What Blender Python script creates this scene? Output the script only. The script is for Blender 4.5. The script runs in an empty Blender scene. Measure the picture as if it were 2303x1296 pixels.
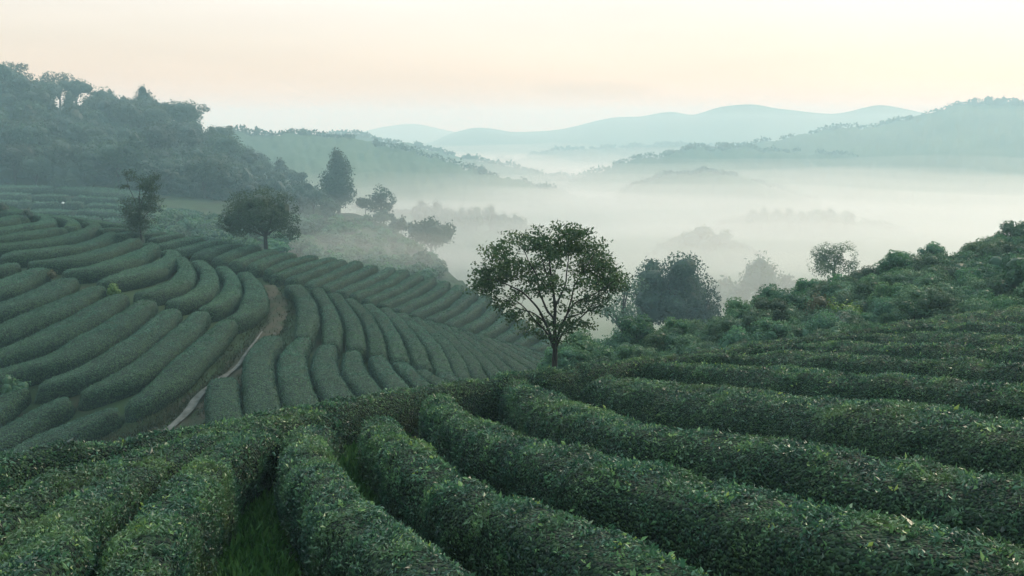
import bpy, math, random
import numpy as np
from mathutils import Vector

# ------------------------------------------------------------------ camera, sky, sun, exposure
SC = bpy.context.scene
COL = SC.collection
rng = np.random.default_rng(11)
random.seed(11)
R = math.radians
IW, IH, FPX, HOR = 2303.0, 1296.0, 1919.0, 262.0       # photograph size, focal length and horizon row in its pixels
PITCH = math.atan((IH / 2 - HOR) / FPX)

cam_d = bpy.data.cameras.new('camera')
cam_d.sensor_width = 36.0
cam_d.lens = FPX / IW * 36.0
cam_d.clip_start, cam_d.clip_end = 0.1, 12000.0
cam = bpy.data.objects.new('camera', cam_d)
cam.rotation_euler = (math.pi / 2 - PITCH, 0, 0)
COL.objects.link(cam)
SC.camera = cam

SUN_EL, SUN_AZ = 30.0, 42.0                             # degrees above the horizon, degrees right of the view
sun_d = bpy.data.lights.new('sun', 'SUN')
sun_d.energy = 1.9
sun_d.angle = R(18)
sun_d.color = (1.0, 0.80, 0.58)
sun = bpy.data.objects.new('sun', sun_d)
sv = Vector((math.sin(R(SUN_AZ)) * math.cos(R(SUN_EL)), math.cos(R(SUN_AZ)) * math.cos(R(SUN_EL)), math.sin(R(SUN_EL))))
sun.rotation_euler = sv.to_track_quat('Z', 'Y').to_euler()
COL.objects.link(sun)

world = bpy.data.worlds.new('World')
SC.world = world
world.use_nodes = True
wn, wl = world.node_tree.nodes, world.node_tree.links
wn.clear()
wo = wn.new('ShaderNodeOutputWorld')
bg = wn.new('ShaderNodeBackground')
bg.inputs['Strength'].default_value = 0.1
sky = wn.new('ShaderNodeTexSky')
sky.sky_type = 'NISHITA'
sky.sun_disc = False
sky.sun_elevation = R(SUN_EL)
sky.sun_rotation = R(SUN_AZ)
sky.altitude = 600
sky.air_density, sky.dust_density, sky.ozone_density = 1.0, 3.0, 1.5
tc = wn.new('ShaderNodeTexCoord')
sep = wn.new('ShaderNodeSeparateXYZ')
wl.new(tc.outputs['Generated'], sep.inputs[0])
ramp = wn.new('ShaderNodeValToRGB')                     # thin veil of morning cloud: warm low down, paler above
wl.new(sep.outputs['Z'], ramp.inputs[0])
for i, (p, c) in enumerate([(0.0, (.97, .75, .54)), (0.04, (.98, .80, .61)), (0.085, (1.0, .90, .75)), (0.15, (1.06, 1.02, .93)),
                            (0.45, (1.32, 1.58, 1.66)), (1.0, (1.70, 2.14, 2.30))]):
    e = ramp.color_ramp.elements[i] if i < 2 else ramp.color_ramp.elements.new(p)
    e.position = p
    e.color = (*c, 1)
# brighter and warmer towards the sun
dotn = wn.new('ShaderNodeVectorMath'); dotn.operation = 'DOT_PRODUCT'
wl.new(tc.outputs['Generated'], dotn.inputs[0]); dotn.inputs[1].default_value = (math.sin(R(20)), math.cos(R(20)) * .97, .22)
glow = wn.new('ShaderNodeMapRange'); glow.interpolation_type = 'SMOOTHSTEP'
wl.new(dotn.outputs['Value'], glow.inputs['Value'])
glow.inputs['From Min'].default_value, glow.inputs['From Max'].default_value = -0.5, 0.97
glow.inputs['To Min'].default_value, glow.inputs['To Max'].default_value = 0.62, 1.10
veil = wn.new('ShaderNodeVectorMath'); veil.operation = 'SCALE'
wl.new(ramp.outputs['Color'], veil.inputs[0]); wl.new(glow.outputs['Result'], veil.inputs['Scale'])
# faint streaks of cloud
nz = wn.new('ShaderNodeTexNoise'); nz.inputs['Scale'].default_value = 3.0; nz.inputs['Detail'].default_value = 5.0
mp = wn.new('ShaderNodeMapping'); mp.inputs['Scale'].default_value = (1.0, 1.0, 7.0)
wl.new(tc.outputs['Generated'], mp.inputs[0]); wl.new(mp.outputs[0], nz.inputs['Vector'])
nzr = wn.new('ShaderNodeMapRange'); wl.new(nz.outputs[0], nzr.inputs['Value'])
nzr.inputs['From Min'].default_value, nzr.inputs['From Max'].default_value = .3, .7
nzr.inputs['To Min'].default_value, nzr.inputs['To Max'].default_value = .95, 1.05
veil2 = wn.new('ShaderNodeVectorMath'); veil2.operation = 'SCALE'
wl.new(veil.outputs[0], veil2.inputs[0]); wl.new(nzr.outputs[0], veil2.inputs['Scale'])
dv = []
for ax in ('X', 'Z'):
    q = wn.new('ShaderNodeMath'); q.operation = 'DIVIDE'
    wl.new(sep.outputs[ax], q.inputs[0]); wl.new(sep.outputs['Y'], q.inputs[1])
    a_ = wn.new('ShaderNodeMath'); a_.operation = 'SUBTRACT'; a_.inputs[1].default_value = {'X': .093, 'Z': .029}[ax]
    wl.new(q.outputs[0], a_.inputs[0])
    b_ = wn.new('ShaderNodeMath'); b_.operation = 'DIVIDE'; b_.inputs[1].default_value = {'X': .085, 'Z': .0125}[ax]
    wl.new(a_.outputs[0], b_.inputs[0])
    c_ = wn.new('ShaderNodeMath'); c_.operation = 'MULTIPLY'; wl.new(b_.outputs[0], c_.inputs[0]); wl.new(b_.outputs[0], c_.inputs[1])
    dv.append(c_)
d_ = wn.new('ShaderNodeMath'); d_.operation = 'ADD'; wl.new(dv[0].outputs[0], d_.inputs[0]); wl.new(dv[1].outputs[0], d_.inputs[1])
nc = wn.new('ShaderNodeTexNoise'); nc.inputs['Scale'].default_value = 14.0; nc.inputs['Detail'].default_value = 4.0
mc = wn.new('ShaderNodeMapping'); mc.inputs['Scale'].default_value = (1.0, 1.0, 4.0)
wl.new(tc.outputs['Generated'], mc.inputs[0]); wl.new(mc.outputs[0], nc.inputs['Vector'])
e_ = wn.new('ShaderNodeMath'); e_.operation = 'ADD'; wl.new(d_.outputs[0], e_.inputs[0]); wl.new(nc.outputs[0], e_.inputs[1])
cl = wn.new('ShaderNodeMapRange'); cl.interpolation_type = 'SMOOTHSTEP'; wl.new(e_.outputs[0], cl.inputs['Value'])
cl.inputs['From Min'].default_value, cl.inputs['From Max'].default_value = .5, 1.6
cl.inputs['To Min'].default_value, cl.inputs['To Max'].default_value = .90, 1.0
veil4 = wn.new('ShaderNodeVectorMath'); veil4.operation = 'SCALE'
wl.new(veil2.outputs[0], veil4.inputs[0]); wl.new(cl.outputs[0], veil4.inputs['Scale'])
veil3 = wn.new('ShaderNodeVectorMath'); veil3.operation = 'SCALE'; veil3.inputs['Scale'].default_value = 8.3
wl.new(veil4.outputs[0], veil3.inputs[0])
mixs = wn.new('ShaderNodeMix'); mixs.data_type = 'RGBA'; mixs.inputs['Factor'].default_value = 0.85
wl.new(sky.outputs[0], mixs.inputs['A']); wl.new(veil3.outputs[0], mixs.inputs['B'])
wl.new(mixs.outputs['Result'], bg.inputs['Color'])
wl.new(bg.outputs[0], wo.inputs['Surface'])

SC.view_settings.view_transform = 'Standard'
SC.view_settings.look = 'None'
SC.view_settings.exposure = 0.26
SC.view_settings.gamma = 1.0
SC.render.engine = 'CYCLES'
cy = SC.cycles
cy.max_bounces, cy.diffuse_bounces, cy.glossy_bounces, cy.transmission_bounces, cy.transparent_max_bounces = 5, 2, 1, 2, 8
cy.volume_bounces = 3
cy.caustics_reflective = cy.caustics_refractive = False
cy.use_denoising = True
try:
    cy.denoiser = 'OPENIMAGEDENOISE'
    cy.denoising_input_passes = 'RGB_ALBEDO_NORMAL'
except Exception:
    pass

HAZE_DENSITY = 0.0010
HAZE_COLOR = (0.54, 0.83, 0.93)

# ------------------------------------------------------------------ numbers: pixels, depth, noise
def ray(px, py):
    px, py = np.asarray(px, float), np.asarray(py, float)
    u = (IH / 2 - py) / FPX
    cp, sp = math.cos(PITCH), math.sin(PITCH)
    return (px - IW / 2) / FPX, cp + u * sp, -sp + u * cp

def at(px, py, Y):
    """The point that lies Y metres ahead on the line of sight through a photograph pixel."""
    x, y, z = ray(px, py)
    k = np.asarray(Y, float) / y
    return np.stack([x * k, y * k, z * k], -1)

def m_per_px(Y):
    return Y / FPX

class Depth:
    """Smooth surface through known distances: inverse depth as a thin-plate spline (a plane in space is linear in it)."""
    def __init__(s, pts, lam=1e-3):
        p = np.array(pts, float)
        s.c = p[:, :2] / 1000.0
        n = len(p)
        K = s.phi(s.c[:, None] - s.c[None]) + lam * np.eye(n)
        P = np.hstack([np.ones((n, 1)), s.c])
        A = np.block([[K, P], [P.T, np.zeros((3, 3))]])
        w = np.linalg.solve(A, np.concatenate([1.0 / p[:, 2], np.zeros(3)]))
        s.w, s.a = w[:n], w[n:]
    @staticmethod
    def phi(d):
        r2 = (d ** 2).sum(-1)
        return 0.5 * r2 * np.log(r2 + 1e-9)
    def __call__(s, px, py):
        q = np.stack(np.broadcast_arrays(np.asarray(px, float), np.asarray(py, float)), -1) / 1000.0
        sh = q.shape[:-1]
        q = q.reshape(-1, 2)
        v = s.phi(q[:, None] - s.c[None]) @ s.w + s.a[0] + q @ s.a[1:]
        return 1.0 / np.clip(v, 1 / 400.0, 1 / 3.0).reshape(sh)
    def pt(s, px, py):
        return at(px, py, s(px, py))

def vnoise(P, seed=0):
    """Lattice value noise in [-1, 1] for an (n,3) array."""
    P = np.asarray(P, float)
    i = np.floor(P).astype(np.int64)
    f = P - i
    f = f * f * (3 - 2 * f)
    def h(a, b, c):
        n = (a * 374761393 + b * 668265263 + c * 2147483647 + seed * 974634437) & 0xffffffff
        n = ((n ^ (n >> 13)) * 1274126177) & 0xffffffff
        return ((n ^ (n >> 16)) & 0xffff) / 32767.5 - 1
    out = 0
    for a in (0, 1):
        for b in (0, 1):
            for c in (0, 1):
                w = (f[:, 0] if a else 1 - f[:, 0]) * (f[:, 1] if b else 1 - f[:, 1]) * (f[:, 2] if c else 1 - f[:, 2])
                out = out + w * h(i[:, 0] + a, i[:, 1] + b, i[:, 2] + c)
    return out

def fbm(P, oct=4, seed=0):
    out, a = 0, 1.0
    for k in range(oct):
        out = out + a * vnoise(np.asarray(P) * 2 ** k + 17.3 * k, seed + k)
        a *= .5
    return out

def resample(poly, step=None, n=None):
    """Catmull-Rom through a polyline, then even spacing."""
    p = np.array(poly, float)
    if len(p) < 3:
        t = np.linspace(0, 1, 40)[:, None]
        q = p[0] * (1 - t) + p[-1] * t
    else:
        e = np.vstack([2 * p[0] - p[1], p, 2 * p[-1] - p[-2]])
        q = []
        for k in range(len(p) - 1):
            a, b, c, d = e[k:k + 4]
            t = np.linspace(0, 1, 24, endpoint=False)[:, None]
            q.append(.5 * ((2 * b) + (c - a) * t + (2 * a - 5 * b + 4 * c - d) * t ** 2 + (-a + 3 * b - 3 * c + d) * t ** 3))
        q = np.vstack(q + [p[-1:]])
    L = np.concatenate([[0], np.cumsum(np.linalg.norm(np.diff(q, axis=0), axis=1))])
    m = n or max(4, int(round(L[-1] / step)) + 1)
    s = np.linspace(0, L[-1], m)
    return np.stack([np.interp(s, L, q[:, k]) for k in range(q.shape[1])], -1)

def unit(v):
    return v / np.maximum(np.linalg.norm(v, axis=-1, keepdims=True), 1e-9)

# ------------------------------------------------------------------ meshes, objects
class MB:
    """Collects vertices and faces (all faces of one batch have the same size) into one mesh."""
    def __init__(s):
        s.v, s.f, s.t, s.sm, s.mi, s.n = [], [], [], [], [], 0
    def add(s, v, f, tint=0.5, smooth=False, mi=0):
        v = np.asarray(v, np.float32).reshape(-1, 3)
        f = np.asarray(f, np.int64)
        s.v.append(v); s.f.append(f + s.n)
        s.t.append(np.broadcast_to(np.asarray(tint, np.float32), (len(v),)))
        s.sm.append(smooth); s.mi.append(mi)
        s.n += len(v)
        return s
    def mesh(s, name, mat):
        me = bpy.data.meshes.new(name)
        V = np.concatenate(s.v)
        me.vertices.add(len(V)); me.vertices.foreach_set('co', V.ravel())
        lv = np.concatenate([f.ravel() for f in s.f])
        sizes = np.concatenate([np.full(len(f), f.shape[1]) for f in s.f])
        smooth = np.concatenate([np.full(len(f), sm) for f, sm in zip(s.f, s.sm)])
        me.loops.add(len(lv)); me.loops.foreach_set('vertex_index', lv.astype(np.int32))
        me.polygons.add(len(sizes))
        me.polygons.foreach_set('loop_start', np.concatenate([[0], np.cumsum(sizes)[:-1]]).astype(np.int32))
        me.polygons.foreach_set('use_smooth', smooth)
        at_ = me.attributes.new('tint', 'FLOAT', 'POINT')
        at_.data.foreach_set('value', np.concatenate(s.t).astype(np.float32))
        me.update(calc_edges=True)
        mats = mat if isinstance(mat, (list, tuple)) else [mat]
        for m_ in mats:
            me.materials.append(m_)
        if len(mats) > 1:
            me.polygons.foreach_set('material_index', np.concatenate([np.full(len(f), k) for f, k in zip(s.f, s.mi)]).astype(np.int32))
        return me
    def build(s, name, mat, parent=None, loc=None):
        o = bpy.data.objects.new(name, s.mesh(name, mat))
        COL.objects.link(o)
        if parent is not None:
            o.parent = parent
        if loc is not None:
            o.location = loc
        return o

def tag(o, label=None, cat=None, group=None, kind=None):
    for k, v in (('label', label), ('category', cat), ('group', group), ('kind', kind)):
        if v:
            o[k] = v
    return o

def empty(name, loc, label, cat, group=None, rz=0.0):
    o = bpy.data.objects.new(name, None)
    o.empty_display_size = .3
    o.location = [float(c) for c in loc]
    o.rotation_euler = (0, 0, rz)
    COL.objects.link(o)
    return tag(o, label, cat, group)

def copy_thing(src, loc, label, group, rz=0.0, sc=1.0):
    r = src.copy()
    COL.objects.link(r)
    r.location = [float(c) for c in loc]
    r.rotation_euler = (0, 0, rz)
    r.scale = (sc, sc, sc) if np.isscalar(sc) else sc
    r['label'] = label
    r['group'] = group
    for ch in src.children:
        c = ch.copy()
        COL.objects.link(c)
        c.parent = r
    return r

def grid_faces(nu, nv):
    a = (np.arange(nu - 1)[:, None] * nv + np.arange(nv - 1)[None]).ravel()
    return np.stack([a, a + 1, a + nv + 1, a + nv], -1)

def leaf_geo(P, N, L, Wd, updir=0.25, r=rng):
    """One folded four-cornered leaf per point: base, left, tip, right -> two triangles."""
    n = len(P)
    N = unit(N)
    T = unit(np.cross(N, unit(r.normal(size=(n, 3)))))
    D = unit(T + N * (updir + .35 * r.random((n, 1))))
    S = unit(np.cross(N + .5 * r.normal(size=(n, 3)), D))
    F = np.cross(D, S)
    L = np.broadcast_to(np.asarray(L, float), (n,))[:, None] * (.65 + .7 * r.random((n, 1)))
    Wd = np.broadcast_to(np.asarray(Wd, float), (n,))[:, None] * (.75 + .5 * r.random((n, 1)))
    mid = P + D * L * .45 + F * Wd * .5
    V = np.stack([P, mid + S * Wd, P + D * L, mid - S * Wd], 1).reshape(-1, 3)
    k = np.arange(n)[:, None] * 4
    return V, np.concatenate([k + [0, 2, 1], k + [0, 3, 2]])

def tube(pts, rad, sides=7):
    pts = np.asarray(pts, float)
    n = len(pts)
    rad = np.broadcast_to(np.asarray(rad, float), (n,))
    t = unit(np.gradient(pts, axis=0))
    ref = np.where(np.abs(t[:, 2:3]) > .9, [[1., 0, 0]], [[0, 0, 1.]])
    a = unit(np.cross(t, ref)); b = np.cross(t, a)
    th = np.linspace(0, 2 * np.pi, sides, endpoint=False)
    ring = a[:, None] * np.cos(th)[None, :, None] + b[:, None] * np.sin(th)[None, :, None]
    V = (pts[:, None] + ring * rad[:, None, None]).reshape(-1, 3)
    i = np.arange(n - 1)[:, None] * sides
    j = np.arange(sides)[None]
    q = np.stack([i + j, i + (j + 1) % sides, i + sides + (j + 1) % sides, i + sides + j], -1).reshape(-1, 4)
    return V, q

def ico(sub=2):
    import bmesh
    bm = bmesh.new()
    bmesh.ops.create_icosphere(bm, subdivisions=sub, radius=1.0)
    v = np.array([x.co[:] for x in bm.verts]); f = np.array([[x.index for x in q.verts] for q in bm.faces])
    bm.free()
    return v, f
ICO2, ICO3 = ico(2), ico(3)

# ------------------------------------------------------------------ materials
def material(name):
    m = bpy.data.materials.new(name)
    m.use_nodes = True
    m.node_tree.nodes.clear()
    return m, m.node_tree.nodes, m.node_tree.links

def leaf_mat(name, ramp_cols, rough=.5, spec=.4, trans=0.0, vary=0.0, patch=0.0, patch_scale=.6, patch_col=(.09, .13, .03)):
    """Leaf colour from the per-leaf tint, with broad patches of younger, yellower growth."""
    m, n, l = material(name)
    out = n.new('ShaderNodeOutputMaterial')
    b = n.new('ShaderNodeBsdfPrincipled')
    a = n.new('ShaderNodeAttribute'); a.attribute_name = 'tint'
    r = n.new('ShaderNodeValToRGB')
    for i, (p, c) in enumerate(ramp_cols):
        e = r.color_ramp.elements[i] if i < 2 else r.color_ramp.elements.new(p)
        e.position, e.color = p, (*c, 1)
    l.new(a.outputs['Fac'], r.inputs[0])
    col = r.outputs[0]
    if patch:
        tcn = n.new('ShaderNodeTexCoord'); nz = n.new('ShaderNodeTexNoise')
        nz.inputs['Scale'].default_value = patch_scale; nz.inputs['Detail'].default_value = 3
        l.new(tcn.outputs['Object'], nz.inputs['Vector'])
        mr = n.new('ShaderNodeMapRange'); l.new(nz.outputs[0], mr.inputs[0])
        mr.inputs['From Min'].default_value, mr.inputs['From Max'].default_value = .45, .75
        mr.inputs['To Max'].default_value = patch
        mx = n.new('ShaderNodeMix'); mx.data_type = 'RGBA'
        l.new(mr.outputs[0], mx.inputs['Factor']); l.new(col, mx.inputs['A']); mx.inputs['B'].default_value = (*patch_col, 1)
        col = mx.outputs['Result']
    if vary:
        oi = n.new('ShaderNodeObjectInfo'); hs = n.new('ShaderNodeHueSaturation')
        for k_, lo_, hi_ in (('Hue', .5 - .07 * vary, .5 + .06 * vary), ('Value', 1 - vary, 1 + vary), ('Saturation', 1 - .5 * vary, 1 + .35 * vary)):
            m2 = n.new('ShaderNodeMapRange'); m2.inputs['To Min'].default_value, m2.inputs['To Max'].default_value = lo_, hi_
            sc_ = n.new('ShaderNodeMath'); sc_.operation = 'MULTIPLY'; sc_.inputs[1].default_value = {'Hue': 7.31, 'Value': 1.0, 'Saturation': 3.7}[k_]
            fr_ = n.new('ShaderNodeMath'); fr_.operation = 'FRACT'
            l.new(oi.outputs['Random'], sc_.inputs[0]); l.new(sc_.outputs[0], fr_.inputs[0]); l.new(fr_.outputs[0], m2.inputs['Value'])
            l.new(m2.outputs[0], hs.inputs[k_])
        l.new(col, hs.inputs['Color']); col = hs.outputs[0]
    l.new(col, b.inputs['Base Color'])
    b.inputs['Roughness'].default_value = rough
    b.inputs['Specular IOR Level'].default_value = spec
    sh = b.outputs[0]
    if trans:
        t = n.new('ShaderNodeBsdfTranslucent'); l.new(col, t.inputs['Color'])
        ms = n.new('ShaderNodeMixShader'); ms.inputs[0].default_value = trans
        l.new(sh, ms.inputs[1]); l.new(t.outputs[0], ms.inputs[2]); sh = ms.outputs[0]
    l.new(sh, out.inputs['Surface'])
    return m

def noise_mat(name, cols, scale=1.0, detail=6, rough=.9, bump=0.0, coords='Object', stretch=(1, 1, 1), spec=.2):
    m, n, l = material(name)
    out = n.new('ShaderNodeOutputMaterial'); b = n.new('ShaderNodeBsdfPrincipled')
    tcn = n.new('ShaderNodeTexCoord'); mpn = n.new('ShaderNodeMapping'); mpn.inputs['Scale'].default_value = stretch
    nz = n.new('ShaderNodeTexNoise'); nz.inputs['Scale'].default_value = scale; nz.inputs['Detail'].default_value = detail
    l.new(tcn.outputs[coords], mpn.inputs[0]); l.new(mpn.outputs[0], nz.inputs['Vector'])
    r = n.new('ShaderNodeValToRGB')
    for i, (p, c) in enumerate(cols):
        e = r.color_ramp.elements[i] if i < 2 else r.color_ramp.elements.new(p)
        e.position, e.color = p, (*c, 1)
    l.new(nz.outputs[0], r.inputs[0]); l.new(r.outputs[0], b.inputs['Base Color'])
    b.inputs['Roughness'].default_value = rough; b.inputs['Specular IOR Level'].default_value = spec
    if bump:
        bp = n.new('ShaderNodeBump'); bp.inputs['Strength'].default_value = bump
        nz2 = n.new('ShaderNodeTexNoise'); nz2.inputs['Scale'].default_value = scale * 8; nz2.inputs['Detail'].default_value = 5
        l.new(tcn.outputs[coords], nz2.inputs['Vector']); l.new(nz2.outputs[0], bp.inputs['Height']); l.new(bp.outputs[0], b.inputs['Normal'])
    l.new(b.outputs[0], out.inputs['Surface'])
    return m

def volume_mat(name, color, density, aniso=0.3):
    m, n, l = material(name)
    out = n.new('ShaderNodeOutputMaterial'); v = n.new('ShaderNodeVolumePrincipled')
    v.inputs['Color'].default_value = (*color, 1)
    v.inputs['Absorption Color'].default_value = (1, 1, 1, 1)
    v.inputs['Density'].default_value = density
    v.inputs['Anisotropy'].default_value = aniso
    l.new(v.outputs[0], out.inputs['Volume'])
    return m

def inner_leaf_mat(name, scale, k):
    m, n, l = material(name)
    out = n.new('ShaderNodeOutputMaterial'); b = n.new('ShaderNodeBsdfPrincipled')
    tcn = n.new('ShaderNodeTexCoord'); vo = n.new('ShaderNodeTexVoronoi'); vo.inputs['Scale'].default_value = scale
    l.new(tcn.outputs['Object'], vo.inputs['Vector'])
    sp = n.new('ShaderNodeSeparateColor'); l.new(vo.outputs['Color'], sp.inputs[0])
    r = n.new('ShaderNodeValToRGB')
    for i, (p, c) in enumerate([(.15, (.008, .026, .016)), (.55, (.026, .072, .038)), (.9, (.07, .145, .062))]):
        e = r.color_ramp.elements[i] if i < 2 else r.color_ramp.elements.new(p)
        e.position, e.color = p, (c[0] * k, c[1] * k, c[2] * k, 1)  # k darkens the inner leaves, painting shade into the gaps between rows
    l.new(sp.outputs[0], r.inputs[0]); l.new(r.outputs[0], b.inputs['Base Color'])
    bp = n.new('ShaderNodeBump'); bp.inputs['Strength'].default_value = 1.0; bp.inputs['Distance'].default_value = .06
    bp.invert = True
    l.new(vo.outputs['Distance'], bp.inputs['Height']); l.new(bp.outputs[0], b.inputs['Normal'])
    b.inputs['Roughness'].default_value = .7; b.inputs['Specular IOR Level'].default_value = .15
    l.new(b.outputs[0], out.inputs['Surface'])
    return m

M = dict(
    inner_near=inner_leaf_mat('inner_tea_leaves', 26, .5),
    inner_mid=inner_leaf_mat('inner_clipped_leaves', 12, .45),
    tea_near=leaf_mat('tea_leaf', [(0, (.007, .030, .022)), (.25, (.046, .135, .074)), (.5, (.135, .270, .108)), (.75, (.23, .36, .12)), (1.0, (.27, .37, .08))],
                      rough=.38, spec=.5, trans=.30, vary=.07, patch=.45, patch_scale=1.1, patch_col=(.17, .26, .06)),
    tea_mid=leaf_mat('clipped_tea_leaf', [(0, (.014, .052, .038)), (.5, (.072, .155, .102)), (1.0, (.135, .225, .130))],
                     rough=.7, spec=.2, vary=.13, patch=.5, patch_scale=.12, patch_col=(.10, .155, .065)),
    broad_leaf=leaf_mat('broad_leaf', [(0, (.010, .030, .014)), (.5, (.026, .062, .026)), (1.0, (.060, .105, .038))], rough=.55, trans=.2),
    twigs=noise_mat('hedge_inner_growth', [(.3, (.006, .016, .010)), (.7, (.016, .040, .020))], scale=9, spec=0.0),
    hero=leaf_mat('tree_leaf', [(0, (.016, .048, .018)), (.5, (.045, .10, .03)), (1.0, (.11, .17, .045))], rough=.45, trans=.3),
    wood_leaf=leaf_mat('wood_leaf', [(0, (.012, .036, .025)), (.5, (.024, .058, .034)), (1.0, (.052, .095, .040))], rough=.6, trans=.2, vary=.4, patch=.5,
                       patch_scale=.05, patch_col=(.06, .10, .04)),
    bush_leaf=leaf_mat('bush_leaf', [(0, (.016, .058, .032)), (.5, (.048, .135, .062)), (1.0, (.105, .205, .075))], rough=.55, trans=.25, vary=.4, patch=.4,
                       patch_scale=.15, patch_col=(.045, .115, .035)),
    bright_leaf=leaf_mat('bright_leaf', [(0, (.05, .11, .02)), (.5, (.10, .20, .03)), (1.0, (.18, .28, .05))], rough=.5, trans=.3),
    rust_leaf=leaf_mat('rust_leaf', [(0, (.04, .045, .018)), (.5, (.07, .07, .026)), (1.0, (.10, .10, .04))], rough=.6, trans=.2),
    dry_grass=leaf_mat('dry_grass', [(0, (.018, .034, .014)), (.5, (.036, .052, .020)), (1.0, (.085, .072, .036))], rough=.7, trans=.2),
    grass=leaf_mat('grass_blade', [(0, (.02, .070, .016)), (.5, (.045, .145, .030)), (1.0, (.09, .20, .05))], rough=.6, trans=.25),
    bark=noise_mat('bark', [(.3, (.018, .017, .015)), (.7, (.055, .052, .047))], scale=9, bump=.6, stretch=(3, 3, .6)),
    soil=noise_mat('soil_and_grass', [(.32, (.018, .015, .009)), (.5, (.015, .024, .009)), (.7, (.018, .038, .012))], scale=1.3, bump=.5),
    slope=noise_mat('slope_grass', [(.3, (.035, .030, .018)), (.45, (.022, .040, .016)), (.7, (.032, .060, .022))], scale=.45, bump=.5),
    verge=noise_mat('trodden_earth', [(.32, (.03, .052, .02)), (.42, (.026, .034, .017)), (.60, (.056, .048, .031)), (.74, (.036, .036, .022))], scale=1.6, bump=.8, stretch=(1, .7, 1)),
    gravel=noise_mat('path_gravel', [(.30, (.045, .043, .034)), (.47, (.085, .088, .076)), (.7, (.14, .14, .125))], scale=2.2, bump=.5),
    far=noise_mat('far_woods', [(.3, (.028, .060, .032)), (.7, (.05, .09, .042))], scale=.03, detail=8),
    valley=noise_mat('valley_fields', [(.3, (.04, .075, .03)), (.7, (.09, .12, .05))], scale=.01, detail=8),
    post=noise_mat('weathered_post', [(.3, (.03, .028, .025)), (.7, (.06, .055, .05))], scale=6),
    cap=noise_mat('white_cap', [(.3, (.7, .7, .68)), (.7, (.8, .8, .78))], scale=6),
    haze=volume_mat('haze_air', HAZE_COLOR, HAZE_DENSITY, .15),
)

# ------------------------------------------------------------------ the shape of the land
fore = Depth([(1150, 1296, 6.5), (0, 1296, 6.0), (2303, 1296, 6.0), (1250, 825, 22), (0, 1005, 12.0), (2303, 692, 32), (600, 905, 15.5),
              (1750, 762, 27), (2303, 960, 10.9), (1150, 1050, 10.6), (600, 1100, 9.3), (1750, 1000, 11.2)], lam=2e-3)
mid = Depth([(0, 465, 78), (320, 515, 75), (0, 600, 60), (0, 800, 48), (0, 1000, 40), (400, 1000, 39), (300, 650, 57), (550, 650, 60), (600, 750, 52),
             (600, 900, 43), (650, 640, 61), (1000, 720, 62), (1240, 815, 60), (1000, 850, 49), (800, 780, 53), (400, 570, 68), (300, 850, 45)], lam=2e-3)
back = Depth([(320, 525, 76), (600, 550, 77), (900, 600, 79), (1150, 690, 77), (1280, 790, 72), (400, 580, 70), (600, 625, 67), (700, 640, 67), (900, 700, 69),
              (1100, 775, 68), (1000, 640, 77)], lam=2e-3)
terr = Depth([(0, 418, 128), (0, 480, 106), (300, 428, 126), (300, 505, 100), (450, 470, 118), (520, 515, 104), (-300, 450, 118)], lam=2e-3)
wood = Depth([(0, 420, 134), (0, 200, 185), (300, 425, 134), (300, 270, 190), (500, 450, 138), (500, 330, 188), (700, 470, 148), (700, 420, 172), (790, 478, 152), (-400, 200, 180), (-400, 420, 134)], lam=2e-3)
scrub = Depth([(560, 480, 150), (800, 482, 152), (900, 525, 140), (650, 545, 118), (900, 570, 118), (760, 600, 106)], lam=2e-3)
right = Depth([(1300, 800, 46), (1450, 745, 56), (1750, 650, 66), (2080, 555, 72), (2303, 510, 74), (2303, 690, 44), (1800, 750, 42), (2600, 450, 78), (1500, 770, 46), (1350, 720, 66)], lam=2e-3)

H_FORE, H_MID = 1.02, 0.95

def land(name, depth, pxs, crest, bottom, drop, nv, mat, skirt, amp=.06, before=None, label_kind='structure'):
    """Ground under one slope: seen part from its lower edge to its crest, then rolling over and down behind it."""
    pxs = np.asarray(pxs, float)
    cy_ = np.interp(pxs, [c[0] for c in crest], [c[1] for c in crest])
    by_ = np.interp(pxs, [c[0] for c in bottom], [c[1] for c in bottom])
    rows = []
    for t in np.linspace(0, 1, nv):
        py = by_ + (cy_ - by_) * t
        p = depth.pt(pxs, py)
        p[:, 2] -= drop
        rows.append(p)
    if before is not None:
        rows = before(rows[0]) + rows
    last = rows[-1]
    for dy, dz in skirt:
        q = last.copy()
        k = (last[:, 1] + dy) / last[:, 1]
        q[:, 0] *= k; q[:, 1] += dy; q[:, 2] -= dz
        rows.append(q)
    V = np.stack(rows)
    sh = V.shape
    V = V.reshape(-1, 3)
    V[:, 2] += amp * fbm(V * .5, 4, 3)
    mb = MB().add(V, grid_faces(sh[0], sh[1]), smooth=True)
    o = mb.build(name, mat)
    tag(o, kind='structure')
    return o

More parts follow.
